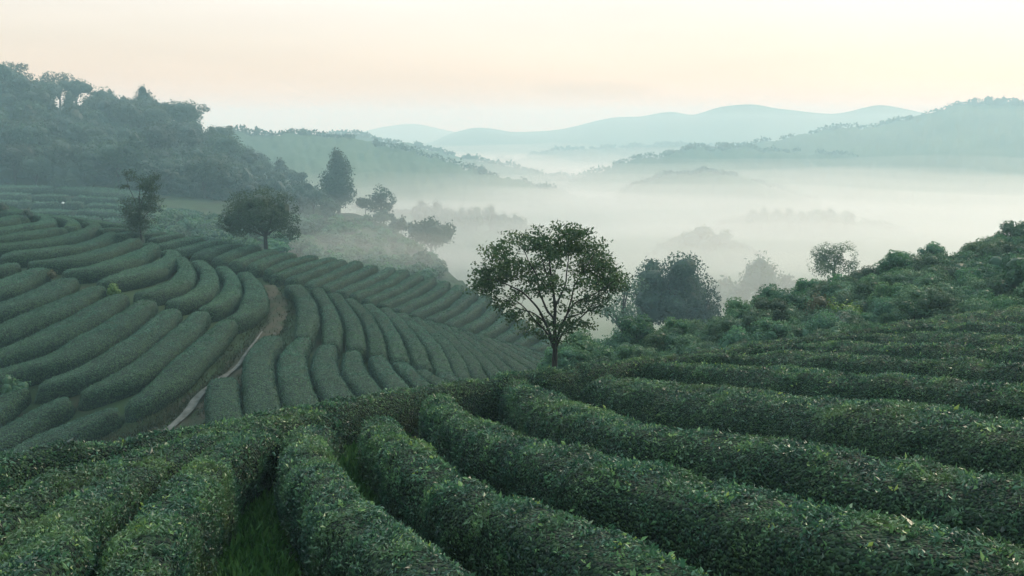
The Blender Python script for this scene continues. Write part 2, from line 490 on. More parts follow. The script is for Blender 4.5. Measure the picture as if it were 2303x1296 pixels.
FORE_CREST = [(-1200, 1190), (0, 1005), (330, 957), (600, 905), (1000, 856), (1250, 824), (1600, 777), (2303, 692), (3400, 560)]
def fore_before(r0):
    a = r0.copy(); a[:, 1] = np.minimum(a[:, 1], 4) * 0 + 1.5; a[:, 2] = -3.1
    b = a.copy(); b[:, 1] = -6; b[:, 2] = -2.4
    c = a.copy(); c[:, 1] = -25; c[:, 2] = -1.8
    return [c, b, a]
land('tea_hill_ground', fore, np.linspace(-900, 3200, 165), FORE_CREST, [(-900, 1560), (3200, 1560)], H_FORE, 60, M['soil'],
     [(1, .35), (2.5, 1.1), (5, 2.8), (9, 6.0), (14, 9.5)], before=fore_before)
MID_CREST = [(-900, 420), (0, 470), (120, 486), (320, 522), (480, 585), (600, 628), (650, 640), (800, 678), (1000, 728), (1130, 778), (1240, 818), (1400, 880)]
land('lower_tea_slope', mid, np.linspace(-700, 1400, 120), MID_CREST, [(-700, 1120), (0, 1120), (700, 1010), (1400, 930)], H_MID, 60, M['slope'],
     [(3, 1.0), (8, 3.5), (16, 8), (30, 16)])
BACK_CREST = [(200, 500), (320, 520), (500, 543), (600, 552), (760, 574), (900, 602), (1040, 640), (1150, 690), (1240, 760), (1300, 800), (1420, 860)]
land('upper_tea_slope', back, np.linspace(250, 1420, 90), BACK_CREST, [(250, 560), (400, 600), (600, 660), (800, 715), (1000, 760), (1130, 800), (1420, 905)], H_MID, 40,
     M['slope'], [(3, 1.0), (8, 3.5), (16, 8), (30, 16)])
land('terrace_slope', terr, np.linspace(-600, 640, 60), [(-600, 405), (0, 412), (300, 422), (480, 446), (640, 468)], [(-600, 540), (0, 520), (640, 560)], .9, 30, M['slope'],
     [(10, .0), (20, 1)])
WOOD_CREST = [(-700, 60), (-200, 175), (0, 215), (60, 240), (220, 262), (330, 285), (450, 322), (520, 356), (600, 398), (650, 428), (700, 460), (760, 484), (830, 508)]
land('wooded_hillside', wood, np.linspace(-700, 830, 90), WOOD_CREST, [(-700, 440), (0, 440), (300, 445), (520, 470), (700, 495), (830, 520)], 0.0, 40, M['slope'],
     [(10, 1.5), (25, 8), (60, 30)], amp=.6)
land('scrub_slope', scrub, np.linspace(480, 1300, 80), [(480, 470), (560, 474), (700, 474), (800, 480), (880, 512), (940, 552), (1000, 600), (1100, 690), (1300, 850)], [(480, 590), (650, 600), (1000, 690), (1300, 900)], 0.0, 30, M['slope'],
     [(6, 2), (15, 7), (30, 18)], amp=.35)
land('bushy_slope', right, np.linspace(1220, 3000, 100), [(1220, 840), (1300, 815), (1450, 782), (1600, 752), (1750, 705), (1950, 645), (2080, 608), (2303, 560), (3000, 420)],
     [(1220, 880), (1300, 870), (1600, 835), (2303, 750), (3000, 660)], 0.6, 40, M['slope'], [(5, 1.5), (15, 8), (35, 22)], amp=.3)

# valley floor out to the far mountains
def valley():
    xs = np.concatenate([np.linspace(-2600, -500, 22), np.linspace(-450, 450, 61), np.linspace(500, 2600, 22)])
    ys = np.concatenate([np.linspace(-200, 60, 10), np.linspace(70, 600, 60), np.linspace(640, 2900, 60)])
    X, Y = np.meshgrid(xs, ys, indexing='ij')
    Z = np.interp(Y, [-200, 60, 100, 250, 450, 900, 3000], [-24, -27, -30.5, -37.6, -47.6, -67, -90])
    P = np.stack([X, Y, Z], -1).reshape(-1, 3)
    P[:, 2] += 2.5 * fbm(P * [.012, .012, 0], 4, 5)
    tag(MB().add(P, grid_faces(len(xs), len(ys)), smooth=True).build('valley_floor', M['valley']), kind='structure')
valley()

def hill(name, ridge, Y, front, backd, base, canopy=4.0, bump=9.0, mat=None, dpx=5.0, nv=46, slant=0.0, rough=.08, seed=1):
    """A far hill: its skyline at distance Y, slopes falling to the valley before and behind it, humps of tree crowns over it."""
    base = base - Y * 28 / FPX
    rp = np.array(ridge, float)
    pxs = np.arange(rp[0, 0], rp[-1, 0], dpx)
    rs = resample(ridge, n=200)
    py = np.interp(pxs, rs[:, 0], rs[:, 1])
    Yr = Y + slant * (pxs - pxs.mean())
    top = at(pxs, py, Yr)
    ts = np.concatenate([np.linspace(-1, 0, nv), np.linspace(.08, 1, 14)])
    rows = []
    for t in ts:
        prof = (math.cos(math.pi * min(abs(t), 1.0)) + 1) / 2
        prof = .35 * prof + .65 * (1 - abs(t)) ** 1.1
        d = front if t < 0 else backd
        k = (Yr + t * d) / Yr
        q = top.copy()
        q[:, 0] *= k; q[:, 1] = Yr + t * d
        q[:, 2] = base + (top[:, 2] - base) * prof
        rows.append(q)
    V = np.stack(rows)
    sh = V.shape
    hgt = np.clip((V[..., 2] - base) / np.maximum(top[:, 2] - base, 1)[None], 0, 1)
    side = np.abs(ts)[:, None] * np.ones(sh[1])[None]
    V = V.reshape(-1, 3)
    spur = fbm(V * [1.2 / front, .35 / front, 0], 4, seed) * (top[:, 2].max() - base) * rough * 3
    V[:, 2] += spur * np.minimum(side.ravel() * 3, 1) * np.minimum(hgt.ravel() * 3, 1)
    if canopy:
        cn = 1 - np.abs(vnoise(V * [1 / bump, 1 / bump, 0], seed + 7)) * 1.2 + .5 * vnoise(V * [2.3 / bump, 2.3 / bump, 0], seed + 9)
        V[:, 2] += canopy * (cn - .7) * np.minimum(hgt.ravel() * 4, 1)
    o = MB().add(V, grid_faces(sh[0], sh[1]), smooth=True).build(name, mat or M['far'])
    tag(o, kind='structure')
    if canopy:
        r = np.random.default_rng(seed)
        G = V.reshape(sh)
        m = 2600
        i, j = r.integers(3, nv + 2, m), r.integers(0, sh[1] - 1, m)
        q = np.full(m, nv - 1)
        f = r.random((m, 1))
        P = G[q, j] * (1 - f) + G[q, np.minimum(j + 1, sh[1] - 1)] * f + r.normal(size=(m, 3)) * [.8, .2, 0]
        big = vnoise(P * [.12, .12, 0], seed + 2)
        P[:, 2] += r.random(m) * np.where(q == nv - 1, 1.0 + 1.6 * np.clip(big, 0, 1), .35) * Y / 420
        P = P[big > -.45]
        v, f = leaf_geo(P, unit(np.array([0, -.5, .8]) + .6 * r.normal(size=P.shape)), 1.3 * Y / 420, .5 * Y / 420, r=r)
        tag(MB().add(v, f, tint=np.repeat(r.random(len(P)), 4)).build('distant_woods', M['wood_leaf']), kind='stuff')
    return o

hill('left_ridge', [(300, 300), (480, 296), (580, 304), (690, 303), (790, 312), (850, 326), (920, 338), (1000, 362), (1100, 392), (1180, 410), (1250, 428), (1330, 446), (1420, 470)],
     300, 120, 110, -36, canopy=1.27, bump=4.2, dpx=3, slant=.06, seed=3)
hill('second_ridge', [(600, 312), (720, 306), (800, 302), (860, 320), (920, 324), (1000, 347), (1100, 367), (1200, 388), (1300, 408), (1400, 425)],
     440, 150, 130, -42, canopy=1.65, bump=5.6, dpx=3, seed=5)
hill('low_right_ridge', [(1180, 432), (1290, 404), (1400, 368), (1470, 352), (1540, 336), (1640, 332), (1760, 338), (1900, 350), (2100, 380), (2350, 410)], 410, 130, 130, -42, canopy=1.95, bump=6.3, dpx=3, seed=8)
hill('right_mountain', [(1350, 420), (1500, 375), (1600, 345), (1690, 324), (1790, 306), (1880, 290), (1960, 284), (2050, 264), (2110, 250), (2150, 236), (2220, 231), (2303, 230), (2450, 222), (2700, 215), (3000, 240)],
     470, 230, 200, -46, canopy=1.50, bump=6.3, dpx=3, seed=9)
hill('low_spur', [(1380, 440), (1480, 400), (1560, 388), (1620, 392), (1680, 405), (1760, 430), (1850, 455)], 340, 60, 70, -38, canopy=1.50, bump=5.6, dpx=3, seed=12)
hill('far_mountain', [(700, 345), (860, 338), (960, 322), (1010, 302), (1065, 288), (1110, 290), (1160, 297), (1260, 291), (1370, 266), (1440, 262), (1505, 252), (1560, 258), (1620, 241), (1690, 235),
                      (1740, 243), (1790, 249), (1860, 256), (1900, 253), (1950, 241), (1985, 237), (2040, 246), (2120, 262), (2250, 270), (2500, 250), (2800, 280)],
     950, 320, 200, -56, canopy=0, dpx=6, rough=.06, seed=15)
hill('far_foothill', [(1080, 374), (1200, 350), (1270, 340), (1340, 336), (1430, 334), (1520, 328), (1600, 332), (1700, 345), (1900, 360)], 680, 140, 120, -52, canopy=1.88, bump=9.8, dpx=4, seed=18)
hill('farthest_mountain', [(560, 330), (700, 318), (800, 300), (860, 286), (930, 279), (990, 290), (1060, 305), (1150, 318), (1300, 330)], 1250, 250, 150, -60, canopy=0, dpx=6, rough=.04, seed=21)

hill('misty_spur', [(800, 470), (880, 474), (960, 482), (1060, 494), (1150, 506), (1240, 526), (1340, 560)], 215, 60, 60, -33, canopy=1.0, bump=4, dpx=3, seed=31)
hill('valley_spur', [(1560, 520), (1640, 503), (1700, 493), (1800, 490), (1900, 496), (2000, 510), (2120, 540)], 270, 60, 60, -42, canopy=1.2, bump=4, dpx=3, seed=32)
hill('low_valley_spur', [(1460, 575), (1520, 548), (1580, 540), (1650, 552), (1740, 590)], 214, 40, 40, -40, canopy=1.2, bump=4, dpx=3, seed=33)

# ------------------------------------------------------------------ tea hedges
ORD = ['first', 'second', 'third', 'fourth', 'fifth', 'sixth', 'seventh', 'eighth', 'ninth', 'tenth', 'eleventh', 'twelfth', 'thirteenth', 'fourteenth', 'fifteenth',
       'sixteenth', 'seventeenth', 'eighteenth', 'nineteenth', 'twentieth', 'twenty-first', 'twenty-second', 'twenty-third', 'twenty-fourth']

LEAVES = [0]
def hedge_mesh(C, hw, H, leafL, cover, near, seed, sink=.35, ntheta=15):
    """Rounded hedge along centre line C (points on its top), its surface clothed in single leaves."""
    r = np.random.default_rng(seed)
    n = len(C)
    hw = np.broadcast_to(np.asarray(hw, float), (n,))
    seg = np.linalg.norm(np.diff(C, axis=0), axis=1)
    s = np.concatenate([[0], np.cumsum(seg)])
    e = np.minimum(s, s[-1] - s)
    rr = hw * 1.15
    cap = np.sqrt(np.clip(1 - (1 - np.clip(e / rr, 0, 1)) ** 2, 0, 1))
    capw = .04 + .96 * cap
    caph = .25 + .75 * cap ** .8
    t = np.gradient(C, axis=0); t[:, 2] = 0; t = unit(t)
    side = np.stack([t[:, 1], -t[:, 0], np.zeros(n)], -1)
    th = np.linspace(0, math.pi, ntheta)
    ex = float(np.interp(np.median(C[:, 1]), [9, 18], [.47, .78])) if near else .48
    cx = np.sign(np.cos(th)) * np.abs(np.cos(th)) ** ex
    cz = np.sin(th) ** ex
    under = np.where(cz < .5, (cz / .5) ** .5 * .3 + .7, 1.0)          # slightly undercut skirt
    tall = H + sink
    V = C[:, None] + side[:, None] * (cx * under)[None, :, None] * (hw * capw)[:, None, None]
    V[..., 2] += -tall + tall * cz[None] * caph[:, None]
    # slope of the ground across the hedge is left to the noise
    flat = V.reshape(-1, 3)
    A = .08 if near else .06
    d = fbm(flat * (1.1 if near else .55), 3, seed) * A + vnoise(flat * 4.0, seed + 5) * (.05 if near else .02)
    out = np.broadcast_to((side[:, None] * cx[None, :, None] + np.array([0, 0, 1.]) * cz[None, :, None]), V.shape).reshape(-1, 3)
    flat = flat + unit(out) * d[:, None]
    mb = MB()
    F = grid_faces(n, ntheta)
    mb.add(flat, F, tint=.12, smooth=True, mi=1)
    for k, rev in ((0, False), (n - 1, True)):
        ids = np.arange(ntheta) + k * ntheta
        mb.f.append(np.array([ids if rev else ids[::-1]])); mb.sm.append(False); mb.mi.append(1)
    # leaves
    a, b, c, d4 = (flat[F[:, i]] for i in range(4))
    nrm = np.cross(b - a, d4 - a)
    area = np.linalg.norm(nrm, axis=1)
    nrm = unit(nrm)
    cen = (a + c) / 2
    base_z = np.repeat(C[:-1, 2] - H, ntheta - 1)
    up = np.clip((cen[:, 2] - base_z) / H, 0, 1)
    view = unit(-cen)
    facing = (nrm * view).sum(1)
    w = area * (.45 + .55 * np.clip(up * 1.8 - .25, 0, 1)) * np.where(facing < -.35, .22, 1.0)
    inv = ((np.abs(cen[:, 0]) < cen[:, 1] * .64 + 1.5) & (cen[:, 1] > 2.5))        # well outside the frame the leaves are thinned
    w = w * np.where(inv, 1, .12)
    Ld = leafL
    num = int(cover * (w.sum()) / (.27 * Ld * Ld))
    LEAVES[0] += num
    k = 6 if near else 1                                 # near leaves stand in shoots of six
    ns = max(1, num // k)
    idx = r.choice(len(F), ns, p=w / w.sum())
    u, v = r.random((ns, 1)), r.random((ns, 1))
    P = (a[idx] * (1 - u) + d4[idx] * u) * (1 - v) + (b[idx] * (1 - u) + c[idx] * u) * v
    N = nrm[idx]
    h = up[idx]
    out_ = r.random((ns, 1)) ** 1.5 * (.10 if near else .05) - .015
    P = P + N * out_
    N = unit(N + np.array([0, 0, .5]) + .35 * r.normal(size=(ns, 3)))
    clump = vnoise(P * 3.1, seed + 3)
    tint = (.04 + .66 * np.clip(h, 0, 1) ** 2.5 * np.clip(N[:, 2] + .2, .2, 1) if near else .03 + .46 * np.clip(h, 0, 1) ** 2.5) + (.16 * clump + .08 * r.normal(size=ns) if near else .12 * clump + .10 * r.normal(size=ns)) + (1.6 if near else 2.0) * np.clip(out_[:, 0], 0, 1)  # young tops, older dark sides; contrast widened in colour to paint shade
    flush = (r.random(ns) < .02) & (h > .8) & (clump > 0)
    tint[flush] = .95
    if near:
        P, N, tint = np.repeat(P, k, 0), np.repeat(N, k, 0), np.repeat(tint, k)
        N = unit(N + .42 * r.normal(size=P.shape))
        P = P + r.normal(size=P.shape) * Ld * .42
        tint = tint + .045 * r.normal(size=len(tint))
        Lk = Ld * np.exp(.28 * r.normal(size=len(tint)))
    else:
        Lk = Ld
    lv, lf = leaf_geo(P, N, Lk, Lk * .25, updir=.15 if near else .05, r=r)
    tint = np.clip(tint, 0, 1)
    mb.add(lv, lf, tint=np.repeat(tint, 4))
    return mb

def auto_width(lines, gap, lo, hi):
    """Half widths so that neighbouring rows leave a gap between them."""
    out = []
    for i, A in enumerate(lines):
        others = np.vstack([B for j, B in enumerate(lines) if j != i])
        d = np.sqrt(((A[:, None, :2] - others[None, :, :2]) ** 2).sum(-1)).min(1)
        w = np.clip(.5 * d - gap / 2, lo, hi)
        k = 9
        w = np.convolve(np.pad(w, k // 2, mode='edge'), np.ones(k) / k, 'valid')
        out.append(w)
    return out

def hedge_block(rows, depth, step, gap, lo, hi, H, leafL, cover, near, mat, group, labels, seed):
    lines = []
    for pts in rows:
        q = resample(pts, n=max(60, int(len(pts) * 22)))
        P = depth.pt(q[:, 0], q[:, 1])
        if not near:
            e0, e1 = unit(P[0] - P[4]), unit(P[-1] - P[-5])
            P = np.vstack([P[0] + .45 * e0, P, P[-1] + .45 * e1])
        lines.append(resample(P, step=step))
    ws = auto_width(lines, gap, lo, hi)
    for k, (C, w) in enumerate(zip(lines, ws)):
        dist = np.median(C[:, 1])
        L = leafL(dist) if callable(leafL) else leafL
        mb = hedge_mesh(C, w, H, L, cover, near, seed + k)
        base = C[len(C) // 2] - np.array([0, 0, H])
        mb.v = [v - base.astype(np.float32) for v in mb.v]
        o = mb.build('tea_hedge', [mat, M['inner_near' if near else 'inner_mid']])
        o.location = [float(x) for x in base]
        tag(o, labels[k], 'tea hedge', group)

# --- the near hill, traced row by row from the crest to the camera
F_ROWS = [
    ([(-260, 1095), (-100, 1060), (0, 1035), (200, 1003), (400, 968), (600, 930), (800, 893), (1000, 864), (1150, 846), (1250, 835), (1400, 815), (1600, 787), (1800, 760), (2000, 733), (2150, 714), (2303, 697), (2600, 660)],
     'long tea hedge running along the crest of the near hill'),
    ([(-260, 1235), (-60, 1160), (60, 1110), (200, 1056), (350, 1008), (500, 970), (650, 938), (760, 918)], 'slim tea hedge just below the crest hedge, ending short of the path'),
    ([(-160, 1420), (40, 1268), (120, 1175), (220, 1100), (330, 1042), (450, 996), (560, 965), (640, 948)], 'tea hedge in the bottom corner beside a narrow strip of grass'),
    ([(180, 1460), (290, 1290), (350, 1175), (425, 1082), (490, 1020), (560, 982), (640, 968)], 'broad tea hedge between the two grassy gaps of the near hill'),
    ([(1130, 1440), (960, 1292), (850, 1200), (760, 1115), (700, 1040), (690, 985), (720, 952)], 'broad tea hedge with bright young shoots beside the widest grass gap'),
    ([(1760, 1420), (1500, 1292), (1400, 1248), (1150, 1145), (1000, 1070), (900, 1000), (860, 955), (860, 930)], 'tea hedge next uphill from the hedge with bright young shoots'),
    ([(2560, 1330), (2303, 1265), (2000, 1205), (1700, 1125), (1400, 1055), (1150, 985), (1040, 938), (985, 900), (1010, 878)], 'tea hedge with large dark leaves and a deep shaded gap below it'),
    ([(2600, 1160), (2303, 1100), (2100, 1060), (1800, 1015), (1500, 973), (1330, 933), (1230, 893), (1165, 865), (1190, 852)], 'tea hedge whose rounded tip bends just below the lone tall tree'),
    ([(2600, 1020), (2303, 965), (2100, 938), (1800, 902), (1550, 876), (1400, 858), (1310, 850)], 'tea hedge with a blunt tip and ragged shaded underside right of the lone tree'),
    ([(2600, 915), (2303, 875), (2050, 850), (1800, 836), (1600, 824), (1440, 816)], 'second tea hedge uphill from the blunt tipped one'),
    ([(2600, 855), (2303, 824), (2000, 806), (1800, 802), (1600, 802), (1500, 806)], 'third tea hedge uphill from the blunt tipped one'),
    ([(2600, 812), (2303, 789), (2000, 778), (1800, 776), (1620, 786)], 'fourth tea hedge uphill from the blunt tipped one'),
    ([(2600, 776), (2303, 757), (1950, 753), (1780, 764)], 'fifth tea hedge uphill from the blunt tipped one'),
    ([(2600, 742), (2303, 729), (2100, 732), (1950, 741)], 'short tea hedge tucked under the crest hedge near the bushes'),
]
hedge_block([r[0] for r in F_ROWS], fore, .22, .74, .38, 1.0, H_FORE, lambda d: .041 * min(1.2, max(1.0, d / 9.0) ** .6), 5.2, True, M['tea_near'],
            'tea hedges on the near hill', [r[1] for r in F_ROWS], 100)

def z1(L): return [(x / 2.16, 400 + y / 2.16) for x, y in L]
def z3(L): return [(400 + x / 2.559, 500 + y / 2.559) for x, y in L]
def n_th(k, tail): return f'{ORD[k]} {tail}'

U_ROWS = [[(521, 717), (551, 701), (572, 673), (572, 641), (548, 611)], [(456, 692), (481, 685), (515, 659), (521, 627), (498, 597)],
          [(385, 678), (431, 664), (465, 641), (468, 608), (444, 585)], [(315, 659), (366, 645), (407, 627), (419, 599), (403, 578)],
          [(228, 631), (296, 612), (352, 594), (385, 575), (386, 566), (369, 563)], [(148, 608), (222, 596), (287, 577), (330, 558), (343, 549), (328, 546)],
          [(68, 588), (130, 583), (204, 570), (268, 549), (298, 539), (302, 536)], [(5, 571), (37, 568), (111, 560), (185, 549), (231, 534), (250, 523), (241, 521)],
          [(-40, 557), (0, 551), (74, 544), (148, 531), (185, 518), (209, 507), (211, 501), (193, 497)], [(-40, 536), (0, 532), (55, 525), (111, 516), (143, 513)],
          [(-40, 520), (0, 515), (46, 508), (92, 501), (107, 493), (100, 486), (80, 482)], [(-40, 499), (11, 492), (37, 486), (52, 489)],
          [(157, 511), (165, 499), (148, 490), (111, 486)], [(226, 514), (259, 512), (289, 514)], [(267, 527), (296, 521), (311, 524)],
          [(-60, 458), (0, 468), (56, 478), (120, 484), (180, 490), (240, 502), (300, 509)]]
U_LAB = ['curved tea hedge bordering the dirt path on its uphill left side'] + [n_th(k, 'curved tea hedge uphill from the dirt path, ends swept round') for k in range(1, 9)] + \
        ['straight tea hedge near the hilltop, stopping beside a hooked hedge', 'hooked tea hedge below the two dark round shrubs', 'short tea hedge beside the dark round shrub on the hilltop',
         'small hooked tea hedge close under the hilltop', 'stubby tea hedge left of the slender tree, upper of two', 'stubby tea hedge left of the slender tree, lower of two',
         'tea hedge along the hilltop against the blue terraces']
Y_ROWS = [[(514, 719), (444, 784), (370, 854), (296, 905)], [(454, 699), (384, 766), (296, 831), (190, 877)], [(389, 692), (315, 756), (208, 821), (93, 863)],
          [(333, 673), (259, 724), (139, 793), (19, 831), (-40, 848)], [(273, 659), (185, 710), (69, 766), (0, 793), (-50, 810)], [(222, 641), (139, 682), (46, 719), (0, 738), (-50, 755)],
          [(157, 622), (83, 659), (0, 687), (-50, 703)], [(97, 601), (46, 620), (0, 640), (-50, 655)], [(32, 590), (0, 599), (-50, 609)]]
Y_LAB = ['long straight tea hedge bordering the dirt path on its left'] + [n_th(k, 'long straight tea hedge left of the dirt path') for k in range(1, 9)]
Z_ROWS = [[(259, 918), (176, 951), (93, 988), (-30, 1045)], [(148, 895), (83, 928), (0, 979), (-50, 1008)], [(51, 868), (23, 886), (0, 905), (-50, 938)]]
Z_LAB = ['low tea hedge nearest the bottom of the dirt path', 'middle tea hedge of three below the long straight rows', 'tea hedge beside the pale leafy shrub at the lower slope']
V_ROWS = [[(660, 352), (730, 430), (745, 540), (722, 655)], [(795, 375), (860, 470), (885, 580), (884, 690)], [(890, 408), (970, 500), (1012, 610), (1030, 720)],
          [(985, 435), (1075, 520), (1130, 630), (1155, 755)], [(1085, 466), (1175, 550), (1240, 660), (1285, 785)], [(1185, 493), (1280, 580), (1360, 690), (1415, 825)],
          [(1275, 522), (1390, 620), (1480, 730), (1545, 880)], [(1350, 545), (1480, 640), (1580, 750), (1650, 900)], [(1420, 563), (1560, 660), (1670, 770), (1745, 900)],
          [(1490, 580), (1640, 680), (1760, 790), (1840, 890)], [(1560, 600), (1720, 700), (1850, 810), (1930, 880)], [(1640, 624), (1800, 720), (1930, 810), (2010, 870)],
          [(1720, 645), (1880, 735), (2000, 800), (2090, 855)], [(1800, 668), (1950, 740), (2070, 800), (2150, 840)], [(1880, 690), (2020, 750), (2140, 805), (2200, 835)],
          [(1960, 712), (2100, 762), (2240, 815)]]
V_LAB = ['arching tea hedge beside the path, upper tier right of the dirt path'] + [n_th(k, 'arching tea hedge from the dirt path, upper tier towards the lone tree') for k in range(1, 16)]
X_ROWS = [[(262, 882), (255, 960), (262, 1060), (290, 1180)], [(552, 643), (475, 740), (462, 880), (500, 1130)], [(722, 658), (660, 760), (672, 900), (745, 1100)],
          [(862, 702), (838, 790), (872, 900), (990, 1080)], [(1000, 737), (1010, 820), (1055, 900), (1180, 1030)], [(1142, 768), (1185, 840), (1290, 970)],
          [(1275, 797), (1340, 860), (1430, 950)], [(1395, 842), (1460, 890), (1520, 930)], [(1530, 877), (1580, 900), (1640, 930)]]
X_LAB = ['short tea hedge standing against the pale gravel path'] + [n_th(k, 'tea hedge right of the gravel path, lower tier') for k in range(1, 9)]
MROWS = U_ROWS + Y_ROWS + Z_ROWS + [z3(r) for r in V_ROWS] + [z3(r) for r in X_ROWS]
MLAB = U_LAB + Y_LAB + Z_LAB + V_LAB + X_LAB
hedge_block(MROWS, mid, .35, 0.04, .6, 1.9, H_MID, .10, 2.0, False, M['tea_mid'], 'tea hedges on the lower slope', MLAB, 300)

W_ROWS = [z1(r) for r in ([(690, 272), (790, 260)], [(735, 292), (880, 268)], [(770, 330), (860, 305), (980, 285)], [(860, 350), (1000, 315), (1080, 303)],
                          [(960, 372), (1060, 335), (1165, 316)], [(1060, 390), (1150, 352), (1245, 324)])] + \
         [z3(r) for r in ([(330, 232), (440, 185), (550, 152)], [(430, 250), (540, 200), (655, 172)], [(520, 272), (640, 222), (780, 188)], [(560, 300), (740, 242), (890, 200)],
                          [(650, 326), (800, 270), (945, 214)], [(750, 355), (900, 287), (1035, 224)], [(840, 375), (980, 312), (1120, 250)], [(930, 400), (1070, 340), (1190, 282), (1222, 258)],
                          [(1000, 420), (1130, 372), (1250, 310), (1300, 272)], [(1080, 446), (1220, 392), (1340, 325), (1385, 295)], [(1170, 472), (1310, 412), (1420, 348), (1455, 316)],
                          [(1250, 500), (1390, 442), (1500, 378), (1535, 336)], [(1350, 527), (1480, 467), (1580, 402), (1615, 358)], [(1450, 557), (1570, 497), (1660, 422), (1695, 385)],
                          [(1550, 587), (1660, 522), (1745, 452), (1778, 410)], [(1640, 614), (1750, 555), (1840, 470)], [(1740, 647), (1830, 595), (1910, 520)], [(1840, 672), (1920, 625), (1990, 560)],
                          [(1940, 702), (2020, 650), (2070, 610)], [(2040, 724), (2110, 690), (2150, 660)], [(2120, 750), (2200, 720), (2240, 700)], [(2180, 790), (2290, 765)])]
W_LAB = ['small tea hedge right behind the slender tree trunk'] + \
        [f'{ORD[k]} tea hedge after the slender tree on the misty back slope' if k < 24 else f'{["narrow", "faint", "short", "last"][k - 24]} tea hedge low on the back slope behind the lone tree' for k in range(1, 28)]
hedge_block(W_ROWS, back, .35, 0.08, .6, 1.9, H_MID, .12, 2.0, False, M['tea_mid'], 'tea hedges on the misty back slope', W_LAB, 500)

def z2(L): return [(x / 2.8175, 100 + y / 2.8175) for x, y in L]
T_ROWS = [z2(r) for r in ([(-250, 895), (0, 900), (330, 903)], [(350, 908), (600, 915), (800, 935), (900, 950)], [(-250, 950), (190, 946)], [(215, 955), (440, 958)], [(465, 962), (760, 975)], [(780, 985), (1000, 1005)],
                          [(-200, 1000), (110, 990)], [(120, 1000), (190, 985)], [(200, 1005), (375, 998)], [(390, 1000), (530, 1003)], [(560, 1005), (800, 1020)],
                          [(150, 1050), (470, 1055)], [(500, 1045), (800, 1060)], [(980, 1040), (1290, 1062)], [(330, 1090), (640, 1098)], [(660, 1100), (860, 1130)], [(980, 1105), (1100, 1120)], [(1180, 1110), (1390, 1145)])]
hedge_block(T_ROWS, terr, .8, .1, .9, 2.8, 1.3, .3, 2.0, False, M['tea_mid'], 'blue-green hedges on the far terrace',
            [n_th(k, 'blue-green hedge of the far terrace below the wooded hillside') for k in range(len(T_ROWS))], 700)

# ------------------------------------------------------------------ paths between the slopes
def strip(name, pts, width, depth, lift, drop, mat, kind='structure'):
    q = resample(pts, n=90)
    C = depth.pt(q[:, 0], q[:, 1])
    C[:, 2] += lift - drop
    t = unit(np.gradient(C, axis=0)); t[:, 2] = 0; t = unit(t)
    side = np.stack([t[:, 1], -t[:, 0], 0 * t[:, 0]], -1)
    w = np.interp(np.linspace(0, 1, 90), np.linspace(0, 1, len(width)), width)
    us = np.linspace(-1, 1, 9)
    wob = 1 + .25 * vnoise(C * .9, 4)[:, None, None]
    V = C[:, None] + side[:, None] * us[None, :, None] * (w[:, None, None] * wob)
    V = V.reshape(-1, 3)
    V[:, 2] += .03 * vnoise(V * 1.5, 9) - .05 * np.abs(np.tile(us, 90)) ** 3
    tag(MB().add(V, grid_faces(90, 9), smooth=True).build(name, mat), kind=kind)
strip('dirt_path', z1([(1300, 470), (1345, 560), (1330, 650), (1240, 760), (1130, 880), (1000, 1000), (880, 1090), (700, 1180), (560, 1260)]), [.55, .65, .85, 1.0, 1.3, 1.6, 1.9, 2.4], mid, .14, H_MID, M['verge'])
GRAVEL = z1([(1270, 700), (1200, 790), (1140, 870), (1050, 932), (985, 978), (946, 1020), (916, 1065), (866, 1115), (800, 1165), (720, 1200), (600, 1250)])
strip('gravel_path', GRAVEL, [.05, .08, .12, .16, .20, .22, .22, .24, .28, .32], mid, .33, H_MID, M['gravel'])

# ------------------------------------------------------------------ trees
def lobes_leaves(lobes, n, size, r, shell=.55, gap=.0, gapscale=1.0, flat=1.0, up=.35):
    """Leaf clumps through the volume of several ellipsoids, most of them in the outer shell, with gaps cut by noise."""
    lb = np.array(lobes, float)
    wt = (lb[:, 3] * lb[:, 4] + lb[:, 3] * lb[:, 5])
    k = r.choice(len(lb), n, p=wt / wt.sum())
    d = unit(r.normal(size=(n, 3)))
    rad = (shell + (1 - shell) * r.random((n, 1)) ** .7) * (1 + .07 * r.normal(size=(n, 1)))
    P = lb[k, :3] + d * lb[k, 3:] * rad
    lump = vnoise(P * gapscale, 3)
    keep = np.ones(n, bool) if not gap else lump > (-1 + 2 * gap) * .6 - .0
    N = unit(d / lb[k, 3:] + np.array([0, 0, up]) + .5 * r.normal(size=(n, 3)))
    P, N, lump, d = P[keep], N[keep], lump[keep], d[keep]
    v, f = leaf_geo(P, N, size, size * .38 * flat, updir=0, r=r)
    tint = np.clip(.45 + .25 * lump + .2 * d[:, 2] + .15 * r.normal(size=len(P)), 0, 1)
    return v, f, np.repeat(tint, 4)

def lumpy(c, rad, amp, seed, sub=ICO3, fr=1.3):
    v, f = sub
    d = fbm(v * fr + seed * 3.1, 3, seed) * amp
    return v * (1 + d[:, None]) * np.asarray(rad) + np.asarray(c), f

def add_core(mb, lobes, k, seed, amp=.15):
    for i, lb in enumerate(lobes):
        v, f = lumpy(lb[:3], np.array(lb[3:]) * k, amp, seed + i, ICO2)
        mb.add(v, f, tint=.25, smooth=False)

